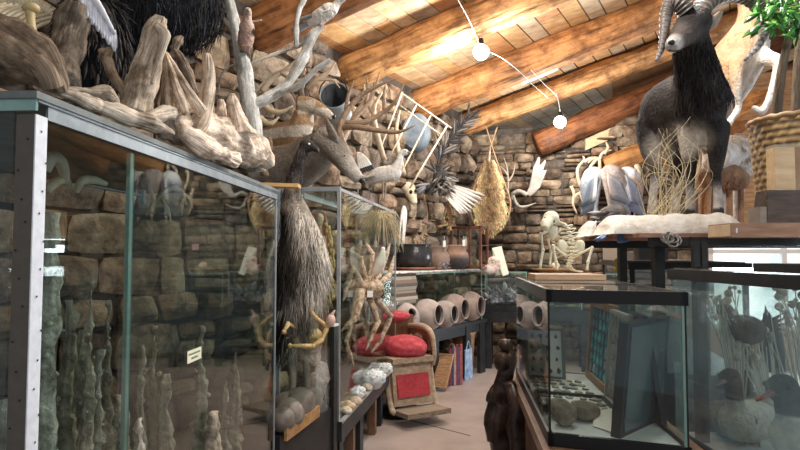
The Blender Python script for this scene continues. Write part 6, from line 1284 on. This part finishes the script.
# ------------------------------------------------------------------ leaping antelope behind
YG = 4.05
an = thing('leaping_antelope', 'tan and white antelope rearing up with folded forelegs behind the ram', 'antelope', Pz(700, YG, ZP))
m = M(); m.tube([P(704, 128, 4.15), P(712, 104, 4.1), P(726, 78, 4.05), P(742, 52, 4.0), P(752, 30, 3.98)], [.13, .16, .18, .165, .12], 18, 6)
m.tube([P(750, 34, 3.98), P(752, 10, 3.98), P(746, -14, 3.95), P(742, -30, 3.92)], [.11, .085, .07, .06], 14, 6); m.tube([P(742, -32, 3.92), P(730, -28, 3.84), P(720, -22, 3.8)], [.065, .05, .03], 12, 5)
m.tube([P(742, 58, 3.9), P(736, 70, 3.8), P(737, 92, 3.78), P(738, 108, 3.8), P(732, 118, 3.78), P(727, 126, 3.76)], [.07, .045, .03, .024, .022, .026], 12, 5)
m.tube([P(754, 52, 3.95), P(768, 58, 3.86), P(778, 61, 3.8), P(777, 72, 3.8), P(770, 96, 3.82), P(762, 112, 3.84), P(752, 106, 3.84)], [.075, .05, .04, .03, .024, .024, .02], 12, 5)
m.tube([P(706, 122, 4.1), P(694, 140, 4.06), P(697, 162, 4.1), P(692, 190, 4.08), Pz(692, 4.08, ZP)], [.12, .06, .032, .026, .03], 12, 5); m.tube([P(712, 122, 4.25), P(708, 144, 4.25), P(712, 168, 4.3), P(708, 192, 4.28), Pz(707, 4.28, ZP)], [.12, .055, .03, .026, .03], 12, 5)
a_, b_ = P(704, 128, 4.15), P(752, 30, 3.98); ax = (b_ - a_).normalized()
def acol(p):
    n = .5 + .8 * noise.noise(p * 9); c = mixc((.36, .22, .11), (.54, .36, .22), n); q = p - a_; q = q - ax * q.dot(ax); w_ = sstep(.02, .12, q.x * .3 - q.z * .95 - .1 * q.y)
    inr = 0 < (p - a_).dot(ax) < .72
    if inr: c = mixc(c, (.84, .81, .76), w_)
    return mixc(c, (.78, .68, .56), sstep(.06, .16, (p - P(775, 70, 3.8)).length * -1 + .2))
organic('body', m, FURM, an, .014, colf=acol); ear(an, [(752, -34, 3.95), (760, -42, 3.95), (766, -48, 3.95)], .04, (.5, .35, .22)); eye(an, P(736, -32, 3.84), .012)
# white woolly sheep
YW = 4.6
shp = thing('white_sheep', 'white woolly mountain sheep with brown curled horn standing behind the ram legs', 'sheep', Pz(730, YW, ZP - .1))
m = M(); m.ball(P(730, 160, YW), (.17, .24, .19), 18, 12); m.tube([P(724, 158, YW - .15), P(716, 158, YW - .3), P(712, 166, YW - .4)], [.13, .10, .06], 14, 6)
for px, Y in ((722, YW - .1), (738, YW - .1), (724, YW + .15), (740, YW + .15)): m.tube([P(px, 176, Y), P(px, 192, Y), Pz(px, Y, zt + .021)], [.07, .035, .03], 10, 4)
organic('body', m, FURM, shp, .016, colf=lambda p: mixc((.80, .76, .70), (.95, .93, .90), .5 + noise.noise(p * 8)))
m = M(); m.tube([P(716 + 10 * cos(a) * (1 - .04 * k), 158 - 12 * sin(a) * (1 - .04 * k), YW - .36 - .01 * k) for k, a in enumerate([2.6 - .55 * j for j in range(11)])], [.045, .042, .038, .03, .02, .008], 12, 3); part('horn', m, mat('pale_ribbed_horn', (.42, .36, .3), (.62, .56, .5), scale=12), shp)
m = M(); rr = random.Random(3); m.fur(P(730, 160, YW), (.175, .245, .195), 700, .05, .012, rnd=rr, cols=[(.92, .9, .86), (.8, .76, .7), (.7, .64, .56)]); part('wool', m, FURM, shp)
bt = thing('brown_animal', 'small brown furred animal lying before the white sheep', 'animal mount', Pz(720, 4.35, zt + .021)); organic('body', M().tube([P(700, 182, 4.3), P(712, 178, 4.33), P(728, 177, 4.36), P(744, 182, 4.4)], [.06, .10, .105, .07], 14, 6), FURM, bt, .014, colf=lambda p: mixc((.22, .12, .07), (.42, .26, .16), .5 + noise.noise(p * 10)))
m = M(); rr = random.Random(5); m.fur(P(722, 180, 4.35), (.11, .1, .085), 260, .04, .008, rnd=rr, cols=[(.3, .17, .1), (.42, .27, .17), (.24, .14, .09)]); part('fur', m, FURM, bt)
for px, Y in ((703, 4.3), (712, 4.36), (729, 4.34), (741, 4.42)): part('leg', M().tube([P(px, 188, Y), P(px, 200, Y), Pz(px, Y, zt + .021)], .022, 8, 3, col=(.36, .22, .14)), FURM, bt)

# ------------------------------------------------------------------ basket, crates, plank, plant
zs = zt + .022
pl = thing('plank', 'short reddish plank with pale sawn end lying on the shelf front', 'plank', P(770, 228, 2.7)); a, b = Pz(732, 2.66, zt + .004), Pz(860, 2.62, zt + .004)
a.z = b.z = P(760, 237, 2.66).z; part('board', M().slab(a, b, (0, 1, 0), px2m(14, 2.66), .2), mat('red_plank', (.30, .16, .10), (.48, .28, .19), scale=5, stretch=(1, 6, 6)), pl, smooth=False)
part('sawn_end', M().slab(a + V((-.004, .004, .004)), a + V((-.001, .004, .004)), (0, 1, 0), px2m(12, 2.66), .19), mat('sawn_pine', (.60, .44, .28), (.74, .58, .4), scale=14), pl, smooth=False); part('white_patch', M().slab(a + V((.02, -.002, .018)), a + V((.06, -.002, .018)), (0, 1, 0), .022, .002), PAPER, pl, smooth=False)
dk = thing('dark_box', 'dark grey brown wooden box behind the plank', 'box', P(785, 212, 2.95)); a, b = Pz(768, 2.84, zs), Pz(850, 2.84, zs)
m = M(); m.hull8([a, b, b + V((0, .1, 0)), a + V((-.02, .1, 0))], [x + V((.01, .0, P(780, 190, 2.84).z - zs)) for x in (a, b, b + V((0, .1, 0)), a + V((-.0, .1, 0)))]); part('box_body', m, mat('dark_box_wood', (.05, .038, .032), (.12, .09, .075), scale=6, stretch=(1, 6, 6)), dk, smooth=False)
part('box_edge', M().slab(a + V((-.03, .0, 0)), a + V((.0, .0, 0)), (0, 1, 0), .12, .1), mat('grey_wood', (.2, .17, .14), (.34, .3, .26), scale=6), dk, smooth=False)
ck = thing('wooden_block', 'pale pine block standing on the dark box before the basket', 'block', P(790, 190, 2.9)); zk = P(780, 190, 2.84).z + .001
a, b = Pz(778, 2.85, zk), Pz(798, 2.85, zk); hK = P(790, 147, 2.85).z - zk
part('block_face', M().slab(a, b, (0, 1, 0), hK, .07), PINE, ck, smooth=False); part('block_end', M().slab(b, b + V((.09, 0, 0)), (0, 1, 0), hK, .07), mat('dark_pine', (.26, .16, .08), (.36, .24, .14), scale=5), ck, smooth=False); part('top_edge', M().slab(a + V((0, 0, hK)), b + V((.09, 0, hK)), (0, 1, 0), .012, .07), mat('grey_top', (.34, .3, .22), None), ck, smooth=False)
bk2 = thing('wicker_basket', 'big round brown wicker basket holding the leafy branches', 'basket', Pz(802, 3.3, zs)); yb = 3.32; r0 = px2m(46, yb) ; zt_ = P(800, 117, yb - .1).z; H_ = zt_ - zs; m = M(); ns = 88; rows = 34; vs = []; cs_ = []; rr = random.Random(6)
cb_ = Pz(806, yb, zs)
for j in range(rows + 1):
    v = j / rows; rad = r0 * (.82 + .18 * v)
    for k in range(ns):
        a = 2 * pi * k / ns; w_ = .010 * sin(a * 22 + pi * (j // 2 % 2)) * (1 if j % 2 else .2)
        vs.append(cb_ + V(((rad + w_) * cos(a), (rad + w_) * sin(a), H_ * v))); q = rr.uniform(.7, 1.25); cs_.append(tuple(q * x for x in ((.62, .42, .20) if j % 2 else (.07, .04, .02))))
m.add(vs, [(j * ns + k, j * ns + (k + 1) % ns, (j + 1) * ns + (k + 1) % ns, (j + 1) * ns + k) for j in range(rows) for k in range(ns)], col=cs_); part('weave', m, mat('wicker', (.75, .75, .75), (1.1, 1.1, 1.1), scale=18, rough=.55), bk2)
m = M(); m.tube([cb_ + V(((r0 + .004) * cos(a), (r0 + .004) * sin(a), H_ + .004 * sin(a * 20))) for a in [2 * pi * k / 60 for k in range(61)]], .014, 8, 1, col=(.40, .27, .15)); part('rim', m, MATS['wicker'], bk2)
m = M(); m.lathe([(0, .01), (r0 * .8, .01)], Matrix.Translation(cb_), 30); m.lathe([(0, H_ * .8), (r0 * .92, H_ * .8)], Matrix.Translation(cb_), 30); part('dark_lining', m, mat('dark_lining', (.04, .028, .02)), bk2)
lb = thing('leafy_branches', 'green leafy branches standing up in the wicker basket', 'plant', cb_ + V((0, 0, H_ * .8)))
part('stem', M().tube([P(776, 118, 3.3), P(780, 84, 3.25), P(786, 50, 3.2), P(794, 18, 3.2), P(800, -10, 3.2)], [.026, .025, .022, .018, .014], 10, 6, amp=.004), BARK, lb); part('stem', M().tube([P(796, 118, 3.35), P(798, 70, 3.35), P(801, 30, 3.35), P(800, -5, 3.35)], [.028, .026, .024, .02], 10, 6, amp=.004), BARK, lb)
part('twig', M().tube([P(794, 20, 3.2), P(784, 8, 3.12), P(768, 2, 3.05), P(758, 6, 3.0)], [.012, .010, .007, .003], 7, 5).tube([P(790, 34, 3.2), P(780, 28, 3.1), P(770, 26, 3.05)], [.01, .007, .003], 7, 4), BARK, lb)
m = M(); rr = random.Random(14)
for _ in range(210):
    p = P(rr.choice([rr.uniform(756, 806), rr.uniform(764, 812)]), rr.uniform(-16, 40) * rr.uniform(.5, 1), rr.uniform(2.9, 3.3)); g = rr.uniform(.6, 1.3); m.blade(p, (rr.uniform(-1, .5), rr.uniform(-.6, .2), rr.uniform(-.9, .25)), rr.uniform(.05, .09), rr.uniform(.022, .036), (rr.uniform(-.4, .4), -.7, .6), bend=-.25, n=4, tip=.1, base=.4, col=rr.choice([(.05 * g, .20 * g, .035 * g), (.09 * g, .33 * g, .05 * g), (.03 * g, .12 * g, .03 * g), (.16 * g, .42 * g, .08 * g)]))
part('leaves', m, mat('leaf', (.85, .85, .85), (1.1, 1.1, 1.1), scale=20, rough=.35), lb)

# ================================================================== CASES BELOW THE SHELF
# middle dark topped case
U0, U1 = V((1.49, 3.9, 0)), V((2.12, 6.3, 0)); EU = (U1 - U0).normalized(); BU = V((EU.y, -EU.x, 0)); LU = (U1 - U0).length
def CU(s, d, z): return U0 + EU * s + BU * d + V((0, 0, z))
uc = thing('dark_topped_case', 'long dark topped glass case running behind the fish tank', 'display case', CU(LU / 2, .3, 0)); ZU = 1.555
part('base', M().slab(CU(0, 0, 0), CU(LU, 0, 0), BU, .85, .7), BLACKW, uc, smooth=False); part('side_pane', M().slab(CU(.02, .01, .85), CU(LU - .02, .01, .85), BU, ZU - .9, .006), GLHAZE, uc, smooth=False); part('near_pane', M().slab(CU(.01, .02, .85), CU(.01, .68, .85), EU, ZU - .9, .006), GLHAZE, uc, smooth=False)
DKT = mat('dark_case_top', (.09, .085, .07), (.22, .2, .17), scale=5, rough=.55)
m = M(); m.slab(CU(-.01, -.01, ZU - .05), CU(LU + .01, -.01, ZU - .05), BU, .045, .72); part('top_rim', m, BLACKW, uc, smooth=False); part('top_board', M().slab(CU(.02, .02, ZU - .005), CU(LU - .02, .02, ZU - .005), BU, .006, .66), DKT, uc, smooth=False)
for s, d in ((0, 0), (0, .66), (LU - .03, 0)): part('post', M().slab(CU(s, d, .85), CU(s + .03, d, .85), BU, ZU - .9, .03), BLACKS, uc, smooth=False)
m = M(); m.slab(CU(.05, .3, .87), CU(LU - .05, .3, .87), BU, .45, .02); part('backdrop_panel', m, mat('pale_panel', (.42, .48, .46), (.62, .66, .62), scale=4), uc, smooth=False)
m = M(); p = P(610, 260, 4.6); m.lathe([(0, -.04), (.018, -.04), (.02, .04), (.012, .05), (0, .05)], Matrix.Translation(CU(.5, -.03, ZU - .03)), 14); single('yellow_bottle', m, mat('yellow', (.62, .52, .08)), 'tiny yellow cylinder at the edge of the dark topped case', 'bottle')
rr = random.Random(20)
for i, (px, py, Y, sz, c, lab) in enumerate([(650, 249, 4.6, (.35, .2, .10), (.52, .52, .5), 'low grey glass box on the dark topped case'), (590 + 45, 251, 5.2, (.3, .2, .06), (.16, .13, .11), 'dark flat box behind the blue feet'), (612, 246, 5.6, (.18, .15, .16), (.46, .38, .3), 'small tan box at the far end of the dark topped case')]):
    m = M(); c0 = Pz(px, Y, ZU + .006 + sz[2] / 2); m.box(c0, sz, X=EU, col=c); o = single('small_box', m, mat('box_card', (.8, .8, .8), (1, 1, 1), scale=9), lab, 'box', None, False)
# near duck case on the far side of the aisle
X0, X1 = V((1.25, 2.78, 0)), V((1.268, 1.35, 0)); EX = (X1 - X0).normalized(); BX = V((1, .0126, 0)); LX = (X1 - X0).length; DX = .75
def CX(s, d, z): return X0 + EX * s + BX * d + V((0, 0, z))
dc = thing('duck_case', 'glass case with black rims and painted haze holding mounted ducks below the shelf', 'display case', CX(LX / 2, DX / 2, 0)); ZX0, ZX1 = .77, 1.535
part('base', M().slab(CX(0, 0, 0), CX(LX, 0, 0), BX, ZX0, DX), BLACKW, dc, smooth=False)
m = M(); m.slab(CX(-.01, -.012, ZX1 - .045), CX(LX, -.012, ZX1 - .045), BX, .045, .03); m.slab(CX(-.01, DX - .03, ZX1 - .045), CX(LX, DX - .03, ZX1 - .045), BX, .045, .03); m.slab(CX(-.01, .018, ZX1 - .045), CX(-.01, DX - .03, ZX1 - .045), EX, .045, .03); part('top_rim', m, BLACKW, dc, smooth=False); part('top_board', M().slab(CX(.01, .01, ZX1), CX(LX, .01, ZX1), BX, .006, DX - .02), GLID, dc, smooth=False)
m = M(); m.slab(CX(0, -.008, ZX0), CX(LX, -.008, ZX0), BX, .04, .03); part('bottom_rim', m, BLACKW, dc, smooth=False)
part('front_pane', M().slab(CX(.01, .003, ZX0 + .01), CX(LX, .003, ZX0 + .01), BX, ZX1 - ZX0 - .05, .006), GLHAZE, dc, smooth=False); part('end_pane', M().slab(CX(.004, .01, ZX0 + .01), CX(.004, DX - .01, ZX0 + .01), EX, ZX1 - ZX0 - .05, .006), GLHAZE, dc, smooth=False); part('back_pane', M().slab(CX(.01, DX - .01, ZX0 + .01), CX(LX, DX - .01, ZX0 + .01), BX, ZX1 - ZX0 - .05, .006), GLS, dc, smooth=False)
part('inner_post', M().slab(CX(.13, .03, ZX0 + .03), CX(.18, .03, ZX0 + .03), BX, ZX1 - ZX0 - .08, .04), BLACKS, dc, smooth=False); part('floor_sheet', M().slab(CX(.02, .02, ZX0 + .02), CX(LX, .02, ZX0 + .02), BX, .01, DX - .04), mat('pale_floor', (.55, .58, .58), (.7, .72, .72), scale=6), dc, smooth=False)
part('rim_ledge', M().slab(CX(.62, .01, ZX1 + .006), CX(LX, .01, ZX1 + .006), BX, .03, .3), BLACKW, dc, smooth=False)
ZD = ZX0 + .031
ng = lambda q: (.05, .09, .10)
bird('merganser_duck', 'white breasted duck with dark green head and orange bill in the duck case', V((1.555, 2.28, ZD)), (-.80, -.42), .47, (.80, .78, .68), (.02, .05, .055), (.16, .035, .02), (.5, .2, .08), [(.78, .76, .68), (.06, .07, .08), (.45, .45, .45)], [(.24, .08, .15), (.34, .22, .105), (.36, .34, .10), (.40, .42, .105)], body=(.46, .22, .2), tilt=.12, leglen=.10, tail=.25, beak=.22, bw=.62, wrap=lambda q: (.018, .04, .05) if q.z > .60 * 1 * .8 - .0 and q.x > .05 else (.80, .78, .68), tailc=(.2, .2, .2))
bird('brown_duck', 'brown headed grey duck standing behind the dark headed one', V((1.50, 2.60, ZD)), (-.72, -.5), .43, (.62, .58, .50), (.10, .06, .045), (.14, .08, .07), (.4, .2, .1), [(.36, .33, .29), (.16, .15, .15), (.3, .28, .26)], [(.24, .08, .13), (.32, .24, .085), (.33, .38, .08), (.37, .46, .09)], body=(.46, .2, .2), tilt=.12, leglen=.06, tail=.25, beak=.18, bw=.7, wrap=lambda q: (.10, .055, .04) if q.z > .48 and q.x > .05 else (.60, .56, .48), tailc=(.2, .19, .18))
# other mounts and dry plants in the duck case
db2 = thing('dark_grouse', 'small dark bird perched deep inside the duck case', 'bird', V((1.72, 2.6, ZD))); p0 = P(745, 330, 2.75)
organic('body', M().ball(p0, (.09, .09, .07)).tube([p0 + V((-.05, 0, .03)), p0 + V((-.08, 0, .08))], [.05, .035], 10, 4).ball(p0 + V((-.09, 0, .09)), .038), FURM, db2, .012, colf=lambda p: mixc((.05, .04, .035), (.15, .12, .1), .5 + noise.noise(p * 20)))
part('perch', M().tube([V((p0.x, p0.y, ZD)), p0 - V((0, 0, .05))], .012, 8, 3), BARK, db2); m = M()
for k in range(7): m.blade(p0 + V((.06, 0, 0)), (1, .1, (k - 3) * .2), .14, .03, (0, -1, 0), n=2, col=(.09, .075, .065))
part('tail', m, FEATH, db2)
m = M(); rr = random.Random(22)
for k in range(7): b = P(776, 372, 2.75); m.blade(b + V(((k - 3) * .008, 0, 0)), (-.12 + .02 * (k - 3), .02, 1), .30 - .03 * abs(k - 3), .05, (0, -1, 0), n=4, tip=.1, base=.8, col=(.05, .055, .065))
m.tube([V((P(776, 372, 2.75).x, 2.75, ZD)), P(776, 368, 2.75)], .01, 8, 2, col=(.15, .12, .1)); single('upright_wing', m, FEATH, 'dark upright pointed wing behind the green headed duck', 'wing')
for i, (px, py, Y, h_, lab) in enumerate([(725, 300, 2.72, 1, 'spray of pale dried stems leaning behind the brown headed duck'), (792, 300, 2.6, 1, 'fan of pale dried flowers behind the green headed duck'), (758, 335, 2.72, 1, 'curling pale dried plant between the two ducks')]):
    m = M(); b = V((Pz(px, Y, 0).x + .05, Y, ZD))
    for _ in range(24):
        e = P(px + rr.uniform(-22, 16), py + rr.uniform(-14, 26), Y); e.x = max(e.x, X0.x + .06); md = b.lerp(e, .6) + V((rr.uniform(-.03, .05), 0, .03)); q = rr.uniform(.6, 1.1); c = (.70 * q, .66 * q, .58 * q); m.tube([b, md, e], [.005, .004, .002], 5, 4, col=c)
        if rr.random() < .7: m.ball(e, rr.uniform(.008, .02), 8, 5, col=c)
    single('dried_plant', m, PLAIN, lab, 'dried plant', 'dried plants in the duck case')
for i, (px, Y, r, lab) in enumerate([(722, 2.72, .09, 'pale grey rock at the far end of the duck case'), (752, 2.72, .10, 'rounded whitish rock behind the brown headed duck')]):
    p = Pz(px, Y, ZD + r * .8); p.x = max(p.x, X0.x + r * 1.1 + .08); m = M(); m.ball(p, (r, r, r * .9), 16, 10, amp=.03, fq=9); single('pale_rock', m, STONE, lab, 'rock')
